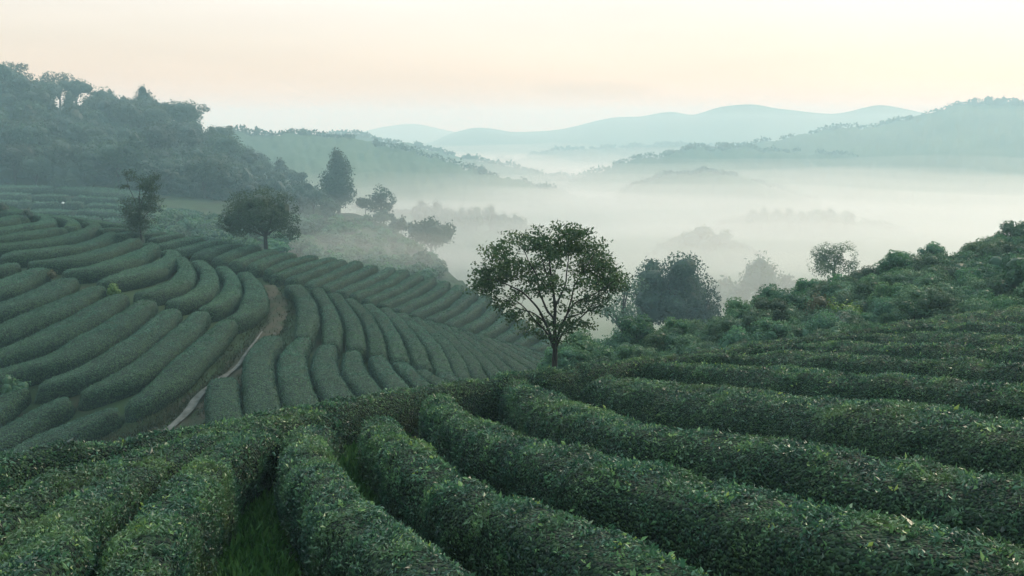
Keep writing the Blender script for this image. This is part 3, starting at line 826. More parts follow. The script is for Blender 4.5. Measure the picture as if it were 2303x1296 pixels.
def grow(start_nodes, targets, r, drop=.25):
    """Join every target to the nearest fitting node of the growing skeleton; returns the twigs."""
    nodes = np.array(start_nodes, float)
    order = np.argsort(np.linalg.norm(targets[:, None] - nodes[None], axis=2).min(1))
    twigs = []
    for i in order:
        t = targets[i]
        dv = t - nodes
        dist = np.linalg.norm(dv, axis=1) + 1.2 * np.maximum(-dv[:, 2], 0) + .35 * np.maximum(np.abs(dv[:, 0]) - dv[:, 2], 0)
        j = int(np.argmin(dist))
        a = nodes[j]
        L = np.linalg.norm(t - a)
        s = np.linspace(0, 1, 5)[:, None]
        bow = np.array([0, 0, -drop * L])
        p = a + (t - a) * s + bow * (s * (1 - s)) + r.normal(size=(5, 3)) * L * .03 * (s > 0) * (s < 1)
        twigs.append(p)
        nodes = np.vstack([nodes, p[2:]])
    return twigs

def limbs_to_mesh(mb, limbs, twigs, tw_r):
    for pts, r0, r1 in limbs:
        q = resample(pts, n=max(8, len(pts) * 5))
        v, f = tube(q, np.linspace(r0, r1, len(q)), 9)
        mb.add(v, f, smooth=True)
    for p in twigs:
        L = np.linalg.norm(p[-1] - p[0])
        v, f = tube(p, np.linspace(tw_r * (1 + .8 * min(L, 1)), tw_r * .6, len(p)), 5)
        mb.add(v, f, smooth=True)

# --- the lone tall tree on the near crest
def hero_tree():
    Y = 24.0
    base = at(1247, 838, Y)
    k = m_per_px(Y) / 3.161
    def L(pts, ys):
        return [((x - 785) * k, yy, (1225 - z) * k) for (x, z), yy in zip(pts, np.interp(np.linspace(0, 1, len(pts)), np.linspace(0, 1, len(ys)), ys))]
    limbs = [
        (L([(785, 1340), (785, 1185), (787, 1080), (790, 1000), (785, 930)], [0, 0]), .098, .062),
        (L([(785, 940), (782, 850), (786, 750), (776, 650), (765, 560), (748, 450), (738, 340), (745, 260)], [0, .1, .05]), .058, .010),
        (L([(768, 1010), (748, 920), (700, 810), (660, 725), (600, 650), (545, 592), (470, 545), (380, 500), (300, 480)], [0, -.4, -.9]), .046, .009),
        (L([(775, 1040), (735, 945), (640, 850), (560, 765), (480, 715), (410, 690)], [0, .5, 1.1]), .036, .008),
        (L([(783, 820), (730, 762), (692, 680), (665, 610), (655, 520), (600, 430), (560, 340), (500, 280)], [0, .4, .8]), .036, .008),
        (L([(795, 990), (830, 872), (862, 790), (900, 712), (950, 660), (1030, 620), (1110, 560), (1180, 500)], [0, -.3, -.8]), .040, .009),
        (L([(800, 1020), (850, 925), (920, 872), (1000, 812), (1060, 752), (1110, 690), (1150, 620)], [0, .4, .9]), .034, .009),
        (L([(790, 720), (830, 640), (862, 570), (872, 480), (885, 380), (880, 270)], [0, .3, .5]), .032, .008),
        (L([(870, 780), (900, 655), (915, 560), (965, 465), (1010, 380), (1050, 300)], [-.1, -.4, -.7]), .028, .008),
        (L([(772, 630), (722, 485), (700, 410), (672, 320), (650, 220)], [0, -.4, -.7]), .026, .007),
        (L([(700, 810), (620, 740), (520, 700), (440, 640), (400, 600)], [-.4, -.7, -1.0]), .022, .006),
        (L([(862, 790), (960, 740), (1050, 690), (1090, 640)], [-.3, -.8, -1.1]), .02, .006),
    ]
    r = np.random.default_rng(5)
    # clumps of leaves: a deep cap over the top and shoulders, thinner inside and below
    tg = []
    cx, cz = 735, 560
    while len(tg) < 470:
        d = unit(r.normal(size=3))
        u = r.random()
        rad = .80 + .22 * r.random() if u < .62 else .45 + .4 * r.random()
        x, y = d[0] * rad, d[1] * rad
        z = d[2] * rad
        rx = 540 if z > -.15 else 500 - 260 * min(1, (-z - .15) / .85)
        X, Zp = cx + x * rx, cz - (z * 430 if z > 0 else z * 410)
        ang = math.atan2(z, x)
        if z < -.1 and r.random() < .72: continue
        if rad < .75 and z < .5 and r.random() < .93: continue
        n_ = vnoise(np.array([[X * .008, y * 2.0, Zp * .008]]), 8)[0]
        if n_ < -.1: continue
        if X < 330 and Zp > 640: continue
        tg.append(((X - 785) * k, y * 1.55, (1225 - Zp) * k))
    for X, Zp, y in ((1010, 890, .3), (1030, 860, .2), (985, 860, .4), (1060, 890, .2), (960, 900, .5), (740, 985, .3), (830, 985, -.2), (520, 935, .8), (560, 955, .7), (610, 960, .5), (470, 855, .9), (400, 800, 1.0), (350, 780, .9),
                     (330, 590, -.8), (215, 525, -.8), (240, 500, -.7), (230, 440, -.5), (270, 300, -.3), (1130, 770, .6), (1150, 720, .5), (880, 890, .3), (900, 840, .3), (660, 900, .4), (700, 870, .4)):
        tg.append(((X - 785) * k, y, (1225 - Zp) * k))
    tg = np.array(tg)
    nodes = np.vstack([resample(p, step=.12) for p, _, _ in limbs[1:]])
    twigs = grow(nodes, tg, r, .2)
    root = empty('lone_tree', base, 'tall lone tree with open domed crown standing on the near crest', 'tree')
    mb = MB()
    limbs_to_mesh(mb, limbs, twigs, .0055)
    mb.build('trunk', M['bark'], root)
    cb = MB()
    m = 25
    P = np.repeat(tg, m, 0) + r.normal(size=(len(tg) * m, 3)) * [.135, .135, .055]
    N = unit(np.array([0, 0, .6]) + .8 * r.normal(size=P.shape))
    v, f = leaf_geo(P, N, .098, .031, updir=.0, r=r)
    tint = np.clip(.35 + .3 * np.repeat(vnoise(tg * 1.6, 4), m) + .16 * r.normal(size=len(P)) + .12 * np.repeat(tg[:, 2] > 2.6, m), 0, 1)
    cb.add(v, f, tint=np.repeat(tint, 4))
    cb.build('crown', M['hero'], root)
hero_tree()

# --- the round tree on the skyline of the back slope
def round_tree():
    Y = 78.0
    base = at(598, 556, Y)
    k = m_per_px(Y)
    px = lambda x, y: ((x - 598) * k, (556 - y) * k)
    lobes = []
    for x, y, rx, rz in ((590, 455, 55, 36), (548, 470, 44, 38), (632, 472, 42, 40), (520, 495, 25, 28), (655, 505, 26, 32), (560, 500, 40, 30), (630, 515, 36, 22), (540, 515, 24, 16), (660, 528, 16, 12), (595, 480, 60, 38)):
        X, Z = px(x, y)
        lobes.append((X, rng.normal() * .5, Z, rx * k, rx * k * .95, rz * k))
    r = np.random.default_rng(8)
    root = empty('round_tree', base, 'round dense tree with short forked trunk on the back slope skyline', 'tree')
    limbs = [([(0, 0, -1.2), (0, 0, .5), (.02, 0, 1.1)], .25, .16), ([(0, 0, .9), (-.35, .1, 1.5), (-1.2, .2, 2.2), (-2.1, .2, 2.7)], .13, .04), ([(0, 0, .9), (.3, -.1, 1.6), (.7, -.2, 2.6), (.9, 0, 3.6)], .14, .04),
             ([(.1, 0, 1.1), (1.0, .2, 1.7), (2.0, .4, 2.1)], .10, .03), ([(0, 0, 1.2), (-.2, -.5, 2.3), (-.3, -.8, 3.4)], .1, .03), ([(-.1, 0, 1.0), (-1.2, -.6, 1.7), (-2.4, -.6, 2.0)], .07, .02)]
    lv, lf, tt = lobes_leaves(lobes, 17000, .15, r, shell=.66, gap=.24, gapscale=1.5)
    tg = lv.reshape(-1, 4, 3)[r.choice(len(lv) // 4, 130), 0]
    tw = grow(np.vstack([resample(p, step=.2) for p, _, _ in limbs[1:]]), tg, r, .1)
    mb = MB(); limbs_to_mesh(mb, limbs, tw, .018); mb.build('trunk', M['bark'], root)
    cb = MB(); cb.add(lv, lf, tint=tt); add_core(cb, lobes[:4] + lobes[9:], .5, 40); cb.build('crown', M['broad_leaf'], root)
round_tree()

# --- the slender tree with upswept sprays
def slender_tree():
    Y = 73.0
    base = at(319, 546, Y)
    k = m_per_px(Y)
    q = lambda x, y, d=0: ((x - 319) * k, d, (546 - y) * k)
    r = np.random.default_rng(9)
    limbs = [([(0, 0, -1.2), q(319, 546), q(318, 500), q(320, 470), q(322, 440)], .09, .05), ([q(320, 470), q(330, 440, .2), q(345, 415, .3), q(362, 400, .3)], .045, .015), ([q(319, 480), q(312, 445, -.2), q(303, 420, -.2), q(300, 392, -.3)], .04, .012),
             ([q(320, 500), q(306, 480, .3), q(292, 470, .4)], .03, .01), ([q(320, 500), q(340, 478, -.3), q(362, 468, -.4)], .03, .01), ([q(322, 440), q(328, 415), q(336, 400)], .03, .01), ([q(303, 420), q(290, 416), q(284, 420)], .02, .01)]
    tg = []
    for x, y, sx, sy, n in ((345, 418, 17, 14, 60), (358, 400, 10, 5, 14), (320, 400, 14, 7, 12), (298, 388, 8, 3, 8), (345, 448, 16, 10, 34), (300, 452, 12, 5, 16), (296, 474, 10, 10, 26), (330, 466, 12, 10, 40), (356, 470, 9, 4, 12), (312, 488, 14, 12, 60), (300, 503, 9, 8, 24), (335, 500, 8, 8, 22), (318, 512, 9, 8, 26), (288, 420, 4, 3, 6)):
        for _ in range(n):
            a = r.normal(size=3)
            tg.append(q(x + a[0] * sx * .6, y + a[1] * sy * .6, a[2] * .45))
    tg = np.array(tg)
    tw = grow(np.vstack([resample(p, step=.2) for p, _, _ in limbs]), tg, r, .1)
    root = empty('slender_tree', base, 'slender tree with uneven upswept sprays at the top of the tea slope', 'tree')
    mb = MB(); limbs_to_mesh(mb, limbs, tw, .012); mb.build('trunk', M['bark'], root)
    m = 16
    P = np.repeat(tg, m, 0) + r.normal(size=(len(tg) * m, 3)) * [.2, .2, .09]
    v, f = leaf_geo(P, unit(np.array([0, 0, .7]) + .7 * r.normal(size=P.shape)), .17, .045, updir=0, r=r)
    cb = MB().add(v, f, tint=np.repeat(np.clip(.35 + .2 * r.normal(size=len(P)), 0, 1), 4))
    cb.build('crown', M['broad_leaf'], root)
slender_tree()

# --- kinds of woodland tree (each kind built once, then copied crown and trunk)
def wood_tree(name, loc, label, cat, group, h, rad, seed, mat, style='round', n=700, size=.42, rz=0, core=True, gap=.15, shell=.6):
    r = np.random.default_rng(seed)
    lobes = []
    if style == 'round':
        for i in range(7):
            a = r.random() * 6.28; rr = rad * (.35 + .3 * r.random()) if i else 0
            lobes.append((math.cos(a) * rr, math.sin(a) * rr, h * (.55 + .22 * r.random()) if i else h * .62, rad * (.48 + .2 * r.random()), rad * (.48 + .2 * r.random()), max(h * .2, rad * .42) * (.85 + .3 * r.random())))
    elif style == 'cone':
        for i in range(9):
            t = i / 8
            rr = rad * (1 - .66 * t ** 2.2) * (.35 if i < 8 else 0)
            a = r.random() * 6.28
            lobes.append((math.cos(a) * rr * .5, math.sin(a) * rr * .5, h * (.2 + .72 * t), rad * (1.0 - .66 * t ** 2.2), rad * (1.0 - .66 * t ** 2.2), h * .16))
    elif style == 'airy':
        for i in range(12):
            a = r.random() * 6.28; rr = rad * (.25 + .6 * r.random())
            lobes.append((math.cos(a) * rr, math.sin(a) * rr, h * (.5 + .42 * r.random()), rad * .34, rad * .34, h * .10))
    elif style == 'tall':
        for i in range(22):
            d = unit(r.normal(size=3)) * (.35 + .65 * r.random())
            k_ = rad * (.26 + .2 * r.random())
            lobes.append((d[0] * rad * .72, d[1] * rad * .72, h * (.5 + .34 * d[2]), k_, k_, k_ * (.7 + .3 * r.random())))
    elif style == 'bush':
        for i in range(15):
            a = r.random() * 6.28; rr = rad * (.7 * r.random() ** .7) if i else 0
            lobes.append((math.cos(a) * rr, math.sin(a) * rr, h * (.22 + .55 * r.random() * (1 - rr / rad)), rad * (.27 + .27 * r.random()), rad * (.27 + .27 * r.random()), h * (.20 + .14 * r.random())))
    root = empty(name, loc, label, cat, group, rz)
    top = h * (.9 if style == 'cone' else .62)
    limbs = [([(0, 0, -1.5), (0, 0, 0), (.03 * h, 0, h * .3), (0, .02 * h, top)], .035 * h, .012 * h)]
    for i in range(5 if style != 'cone' else 0):
        l = lobes[(i * 2) % len(lobes)]
        limbs.append(([(.02 * h, 0, h * .28), (l[0] * .5, l[1] * .5, h * .28 + (l[2] - h * .28) * .6), (l[0], l[1], l[2])], .02 * h, .006 * h))
    mb = MB(); limbs_to_mesh(mb, limbs, [], .01); mb.build('trunk', M['bark'], root)
    cb = MB()
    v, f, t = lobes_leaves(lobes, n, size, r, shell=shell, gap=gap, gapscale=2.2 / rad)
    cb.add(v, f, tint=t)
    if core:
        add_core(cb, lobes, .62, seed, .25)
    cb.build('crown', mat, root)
    return root

# single trees one can tell apart
def stand(px, py, Y):
    return at(px, py, Y)
wood_tree('conical_tree', stand(762, 474, 153), 'tall dark conical tree at the foot of the wooded hillside', 'tree', None, 10.6, 3.3, 61, M['wood_leaf'], 'cone', 5000, .36, gap=.05)
wood_tree('domed_tree', stand(856, 484, 151), 'domed tree with light showing through, above the misty scrub slope', 'tree', None, 5.8, 3.0, 62, M['wood_leaf'], 'bush', 2600, .34, core=False, gap=.2)
wood_tree('small_tree', stand(822, 478, 152), 'small round tree crowding the left side of the domed tree', 'tree', None, 2.6, 1.5, 63, M['wood_leaf'], 'round', 500, .4)
wood_tree('bush_under_tree', stand(864, 500, 148), 'bush on the bank beneath the domed tree', 'bush', None, 2.6, 2.2, 64, M['wood_leaf'], 'bush', 500, .42)
wood_tree('bank_bush', stand(902, 520, 145), 'bush on the bank between the domed tree and the misty round tree', 'bush', None, 2.8, 2.4, 65, M['wood_leaf'], 'bush', 500, .42)
wood_tree('misty_round_tree', stand(970, 560, 135), 'broad round tree half sunk in the valley mist', 'tree', None, 6.2, 4.2, 66, M['wood_leaf'], 'bush', 2400, .42, gap=.05)
for i, (x, y, h, w, lab) in enumerate([(948, 478, 5.2, 2.8, 'faint tree at the near end of the misty row behind the round tree'), (985, 478, 4.8, 2.6, 'second faint tree in the misty row'), (1012, 482, 4.4, 2.8, 'third faint tree in the misty row'),
                                       (1045, 484, 4.6, 2.4, 'fourth faint tree in the misty row'), (1072, 486, 4.6, 2.3, 'fifth faint tree in the misty row'), (1103, 486, 4.8, 2.3, 'sixth faint tree in the misty row'),
                                       (1130, 492, 3.6, 2.4, 'seventh faint tree in the misty row'), (1160, 496, 3.6, 2.6, 'faint tree at the far end of the misty row')]):
    wood_tree('misty_tree', stand(x, y + 26, 205), lab, 'tree', 'row of trees in the mist', h + 1.4, w * 1.25, 200 + i, M['wood_leaf'], 'bush', 1400, .35)

# the clump right of the lone tree, in thin mist
wood_tree('dense_tree', stand(1500, 790, 86), 'big dense dark tree right of the lone tree, hazy', 'tree', None, 11.7, 4.6, 71, M['wood_leaf'], 'tall', 11000, .26, gap=.08)
wood_tree('feathery_tree', stand(1566, 806, 90), 'feathery tree leaning out beside the big dense tree', 'tree', None, 10.6, 3.4, 72, M['wood_leaf'], 'tall', 6000, .24, core=False, gap=.2)
wood_tree('pale_leafy_tree', stand(1395, 790, 82), 'pale leafy tree in the gap between lone tree and dense tree', 'tree', None, 7.6, 2.6, 73, M['bush_leaf'], 'airy', 1300, .26, core=False, gap=.1)
wood_tree('hazy_tree', stand(1575, 815, 89), 'low hazy tree under the feathery one', 'tree', None, 7.6, 3.6, 78, M['wood_leaf'], 'tall', 6000, .28)
wood_tree('hazy_tree', stand(1425, 815, 88), 'low hazy tree on the lone tree side of the dense tree', 'tree', None, 6.2, 2.8, 79, M['bush_leaf'], 'bush', 3500, .26)
wood_tree('sparse_tree', stand(1873, 634, 80), 'sparse see-through tree standing above the bushy slope', 'tree', None, 3.7, 2.9, 74, M['hero'], 'tall', 6500, .14, core=False, gap=.25)
wood_tree('bright_bush', stand(1890, 756, 43), 'bright yellow-green bush among the dark bushes', 'bush', None, 2.6, 1.35, 75, M['bright_leaf'], 'bush', 1500, .15)  # leaves are bright yellow-green in themselves
wood_tree('rusty_bush', stand(1838, 752, 43.5), 'rusty brown bush beside the bright yellow-green one', 'bush', None, 2.3, 1.2, 76, M['rust_leaf'], 'bush', 1100, .16)
wood_tree('corner_tree', stand(2310, 735, 43), 'dark tree at the edge of the bushy slope beside the crest', 'tree', None, 4.2, 1.7, 77, M['bush_leaf'], 'round', 1800, .2)
for i, (x, y, Y, h, w, lab) in enumerate([(1705, 690, 140, 9.5, 5.0, 'tallest of the warm tinted trees deep in the mist'), (1640, 690, 142, 6.2, 4.2, 'lower warm tinted tree in the mist, beside the dense tree'), (1762, 690, 144, 6.2, 3.8, 'lower warm tinted tree in the mist, beside the bushy slope'),
                                          (1575, 580, 210, 9, 5.6, 'ghostly broad tree almost lost in the mist'), (1545, 575, 212, 7, 4.2, 'ghostly smaller tree almost lost in the mist'), (1625, 578, 214, 8, 4.2, 'ghostly tree behind the broad one in the mist')]):
    wood_tree('tree_in_mist', stand(x, y, Y), lab, 'tree', 'ghostly trees in the mist', h, w, 240 + i, M['wood_leaf'], 'bush', 1200, .6)
for i, x in enumerate((1690, 1715, 1745, 1775, 1800, 1835, 1865, 1900)):
    wood_tree('far_valley_tree', stand(x, 508, 260), f'{ORD[i]} tree of the faint line across the valley mist', 'tree', 'faint line of trees across the valley', 5 + 2 * rng.random(), 3.4, 260 + i, M['wood_leaf'], 'bush', 900, .4)

# ridge trees of the wooded hillside, against the sky
RIDGE = [(35, 205, 182, 7.2, 3.9, 'airy', 'open crowned tree at the top of the wooded ridge'), (84, 215, 184, 4.6, 2.9, 'airy', 'small open tree between two large ridge trees'), (135, 232, 184, 7.6, 4.0, 'airy', 'broad flat topped ridge tree, left half of a pair'),
         (172, 238, 185, 7.4, 3.9, 'round', 'broad dense ridge tree, right half of a pair'), (222, 228, 186, 3.6, 2.6, 'airy', 'low open tree at the edge of the large pair'), (252, 240, 187, 4.6, 1.7, 'cone', 'small pointed tree standing clear on the ridge'),
         (280, 242, 187, 3.6, 1.7, 'cone', 'smaller pointed tree next along the ridge'), (316, 252, 188, 3.6, 1.6, 'cone', 'third pointed tree along the ridge'), (345, 262, 188, 4.6, 2.6, 'airy', 'open tree on the ridge, first of a run'),
         (372, 268, 189, 4.8, 2.5, 'airy', 'open tree on the ridge, second of a run'), (400, 275, 189, 5.0, 2.6, 'airy', 'open tree on the ridge, third of a run'), (438, 285, 189, 6.2, 3.2, 'airy', 'lacy tree with bare lower trunk on the ridge'),
         (505, 308, 189, 3.8, 2.3, 'airy', 'small tree where the wooded ridge steepens'), (590, 372, 186, 4.0, 2.0, 'cone', 'dark pointed tree on the falling ridge'), (632, 392, 182, 4.6, 1.9, 'cone', 'taller pointed tree on the falling ridge'),
         (655, 408, 178, 3.8, 1.9, 'round', 'round tree low on the falling ridge'), (678, 420, 175, 4.2, 1.6, 'airy', 'thin tree low on the falling ridge'), (700, 445, 168, 4.0, 1.7, 'round', 'last round tree before the conical one')]
for i, (x, y, Y, h, w, st, lab) in enumerate(RIDGE):
    wood_tree('ridge_tree', stand(x, y + 15, Y), lab, 'tree', 'trees along the wooded ridge', h, w, 300 + i, M['wood_leaf'], st, 1100 if st == 'airy' else 900, .34 if st == 'airy' else .42, core=(st != 'airy'), gap=.12)

# --- masses of trees on the two wooded slopes: five crowns copied with their trunks
def scatter(depth, poly_top, poly_bot, x0, x1, n, mind, r, tries=6000):
    pts, pix = [], []
    for _ in range(tries):
        x = r.uniform(x0, x1)
        a = np.interp(x, [p[0] for p in poly_top], [p[1] for p in poly_top]); b = np.interp(x, [p[0] for p in poly_bot], [p[1] for p in poly_bot])
        if b <= a: continue
        y = r.uniform(a, b)
        p = depth.pt(x, y)
        if pts and (np.linalg.norm(np.array(pts) - p, axis=1) < mind).any(): continue
        pts.append(p); pix.append((x, y))
        if len(pts) >= n: break
    return np.array(pts), pix

rs = np.random.default_rng(21)
LABW = 'tree among the close-packed trees covering the hillside above the far terrace'
GW = 'trees massed on the wooded hillside'
kinds = [wood_tree('forest_tree', (0, 0, 0), LABW, 'tree', GW, h, w, 400 + i, M['wood_leaf'], st, n, .3, gap=.12, shell=.65) for i, (h, w, st, n) in enumerate([(6.5, 3.2, 'tall', 2200), (5.6, 3.4, 'bush', 2000), (7.2, 2.9, 'round', 2000), (5.2, 3.0, 'bush', 1900), (6.8, 2.4, 'cone', 2000)])]
pts, pix = scatter(wood, [(p[0], p[1] + 6) for p in WOOD_CREST], [(-700, 425), (0, 425), (300, 430), (520, 460), (700, 485), (830, 500)], -160, 742, 285, 3.1, rs, 40000)
order = rs.permutation(len(pts))
for c, i in enumerate(order):
    p = pts[i] + np.array([0, 0, -.8])
    kd = int(rs.choice(5, p=[.27, .26, .22, .2, .05]))
    sc = (.75 + .75 * rs.random() ** 1.5) * np.interp(pix[i][0], [450, 700], [1, .72])
    if c < 5:
        kinds[c].location = [float(v) for v in p]; kinds[c].rotation_euler = (0, 0, rs.random() * 6.28)
    else:
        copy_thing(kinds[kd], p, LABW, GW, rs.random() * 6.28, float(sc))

LABB = 'bush among the close-packed green bushes on the slope behind the near crest'
GB = 'bushes massed on the slope behind the near crest'
bk = [wood_tree('bush', (0, 0, 0), LABB, 'bush', GB, h, w, 430 + i, M['bush_leaf'], st, n, .12, gap=.1, shell=.7) for i, (h, w, st, n) in enumerate([(2.7, 1.7, 'bush', 6000), (3.0, 1.5, 'tall', 6000), (2.4, 1.9, 'bush', 6500), (3.3, 1.3, 'tall', 6000), (2.2, 1.5, 'bush', 5000)])]
pts, pix = scatter(right, [(1220, 846), (1300, 826), (1450, 792), (1600, 758), (1750, 708), (1950, 650), (2080, 614), (2303, 566), (2500, 520)], [(1220, 868), (1300, 858), (1600, 822), (2303, 740), (2500, 715)], 1235, 2420, 258, 1.05, rs, 60000)
for c, p in enumerate(pts):
    kd = int(rs.integers(0, 5))
    sc = (.6 + .6 * rs.random() ** 1.4) * np.interp(p[1], [42, 75], [.85, 1.2])
    q = p + np.array([0, 0, -.6])
    if c < 5:
        bk[c].location = [float(v) for v in q]
    else:
        copy_thing(bk[kd], q, LABB, GB, rs.random() * 6.28, float(sc))

LABU = 'bush filling the hollow at the foot of the big dense tree'
for x in np.linspace(1275, 1690, 34):
    Y_ = 62 + 16 * rs.random()
    copy_thing(bk[int(rs.integers(0, 5))], at(x + rs.normal() * 8, 866 - (x - 1275) * .14 - (Y_ - 62) * 1.2, Y_) , LABU, 'bushes in the hollow', rs.random() * 6.28, float(.75 + .5 * rs.random()))

# scrub on the misty slope below the conical tree
LABS = 'low bush on the misty scrub slope below the conical tree'
GS = 'bushes on the misty scrub slope'
sk = [wood_tree('scrub_bush', (0, 0, 0), LABS, 'bush', GS, h, w, 450 + i, M['bush_leaf'], 'bush', 420, .34) for i, (h, w) in enumerate([(1.5, 1.6), (1.2, 1.8), (1.8, 1.4)])]
pts, _ = scatter(scrub, [(480, 484), (700, 484), (800, 490), (880, 520), (940, 556), (1000, 612)], [(480, 560), (650, 580), (940, 640), (1000, 660)], 490, 990, 150, 1.6, rs)
for c, p in enumerate(pts):
    if c < 3:
        sk[c].location = [float(v) for v in p]
    else:
        copy_thing(sk[int(rs.integers(0, 3))], p, LABS, GS, rs.random() * 6.28, float(.5 + .8 * rs.random()))

LABT = 'low dark bush in the dip between the slender tree and the round tree'
pts, _ = scatter(terr, [(330, 470), (480, 480), (640, 500)], [(330, 520), (640, 552)], 335, 640, 45, 1.7, rs)
for p in pts:
    copy_thing(sk[int(rs.integers(0, 3))], p - np.array([0, 0, .9]), LABT, 'bushes in the dip behind the tea slope', rs.random() * 6.28, float(.6 + .6 * rs.random()))

# trees on the far ridges
for i, (x, y, Y, h, w, st, lab) in enumerate([(553, 312, 290, 5.5, 4.0, 'airy', 'pale tree on the misty ridge beside the wooded hillside'), (578, 310, 297, 5.0, 2.0, 'cone', 'small pointed tree on the left misty ridge'), (683, 308, 297, 4.6, 4.2, 'round', 'umbrella shaped tree on the left misty ridge'),
                                              (844, 330, 305, 4.6, 2.6, 'round', 'round tree on the falling part of the left misty ridge'), (905, 338, 308, 3.4, 4.0, 'round', 'wide low tree clump on the left misty ridge'), (938, 330, 440, 5, 4, 'round', 'tree on the second misty ridge'),
                                              (1052, 358, 440, 5, 6, 'round', 'wide tree on the second misty ridge'), (1085, 392, 310, 5, 3.5, 'round', 'tree on the lower end of the left misty ridge'), (1225, 425, 310, 4, 4, 'round', 'last tree on the left misty ridge'),
                                              (2192, 238, 468, 5, 6, 'airy', 'leftmost tree of the group on the right mountain top'), (2222, 236, 468, 7.5, 6, 'airy', 'tallest tree of the group on the right mountain top'), (2240, 236, 468, 6.5, 5, 'airy', 'middle tree of the group on the right mountain top'),
                                              (2256, 236, 468, 7.5, 4, 'airy', 'rounded tree of the group on the right mountain top'), (2280, 236, 468, 4.5, 6, 'airy', 'low wide tree of the group on the right mountain top'), (2297, 238, 468, 5, 5, 'airy', 'rightmost tree of the group on the right mountain top'),
                                              (2046, 270, 470, 4.5, 5, 'round', 'tree halfway up the right mountain skyline'), (1998, 280, 470, 4.5, 5, 'round', 'lower tree on the right mountain skyline'), (2016, 274, 470, 4, 4, 'airy', 'small tree between two on the right mountain skyline'),
                                              (1880, 294, 470, 4, 8, 'round', 'wide tree clump on the right mountain skyline'), (1553, 340, 408, 6, 6, 'round', 'tall tree on the low right ridge'), (1630, 336, 408, 6, 7, 'round', 'broad tree at the end of the low right ridge'),
                                              (1590, 342, 408, 5, 8, 'round', 'low clump on the low right ridge'), (1510, 352, 408, 5, 7, 'round', 'first clump on the low right ridge'), (1588, 466, 340, 5.5, 5, 'round', 'lone tree in the mist below the low right ridge')]):
    wood_tree('far_ridge_tree', stand(x, y + 3, Y), lab, 'tree', 'trees on the far ridges', h * .62 + 1.2, w * .6, 500 + i, M['wood_leaf'], st if st == 'cone' else 'bush', 420, max(.45, Y * .0014), gap=.1)

# small shrubs between the rows
def shrub(px, py, depth, h, w, lab, mat, seed, lift=0.2, n=500, size=.13):
    p = depth.pt(px, py); p[2] -= H_MID - lift
    wood_tree('shrub', p, lab, 'shrub', None, h, w, seed, mat, 'bush', n, size)
shrub(28, 862, mid, 1.7, .9, 'pale leafy shrub at the end of the lower tea rows', M['bush_leaf'], 81)
shrub(255, 645, mid, 1.15, .6, 'small light shrub between the upper and lower tea rows', M['bright_leaf'], 82, n=260)
shrub(112, 606, mid, .9, .6, 'small dry shrub at the end of a tea row', M['rust_leaf'], 83, n=220)
shrub(62, 484, mid, 1.5, .9, 'dark round shrub on the hilltop, farther from the edge', M['wood_leaf'], 84)
shrub(5, 473, mid, 1.7, 1.0, 'dark round shrub on the hilltop at the very edge', M['wood_leaf'], 85)

# thin post on the far terrace
pp = terr.pt(143, 470); pp[2] -= .9
post = empty('post', pp, 'thin dark post with a white top on the far terrace', 'post')
v, f = tube([(0, 0, -.4), (0, 0, .8), (0, 0, 1.55)], [.06, .05, .045], 8)
MB().add(v, f, smooth=True).build('shaft', M['post'], post)
v, f = lumpy((0, 0, 1.66), (.17, .17, .14), .03, 3, ICO2)
MB().add(v, f, smooth=True).build('cap', M['cap'], post)

# ------------------------------------------------------------------ grass between the near rows
def grass(poly, n, seed):
    r = np.random.default_rng(seed)
    pg = np.array(poly, float)
    out = []
    lo, hi = pg.min(0), pg.max(0)
    while len(out) < n:
        q = r.uniform(lo, hi)
        c = False
        for i in range(len(pg)):
            a, b = pg[i], pg[i - 1]
            if (a[1] > q[1]) != (b[1] > q[1]) and q[0] < (b[0] - a[0]) * (q[1] - a[1]) / (b[1] - a[1]) + a[0]: c = not c
        if c: out.append(q)
    return np.array(out)
def blades(P, lo, hi, wd, r):
    n = len(P)
    D = unit(np.array([0, 0, 1.]) + .45 * r.normal(size=(n, 3)))
    S = unit(np.cross(D, r.normal(size=(n, 3))))
    L = lo + (hi - lo) * r.random((n, 1))
    V = np.stack([P - S * wd, P + D * L * .6 + S * wd * 1.2, P + D * L + r.normal(size=(n, 3)) * L * .15, P + D * L * .6 - S * wd * .5], 1).reshape(-1, 3)
    a = np.arange(n)[:, None] * 4
    return V, np.concatenate([a + [0, 1, 2], a + [0, 2, 3]]), np.repeat(r.random(n), 4)
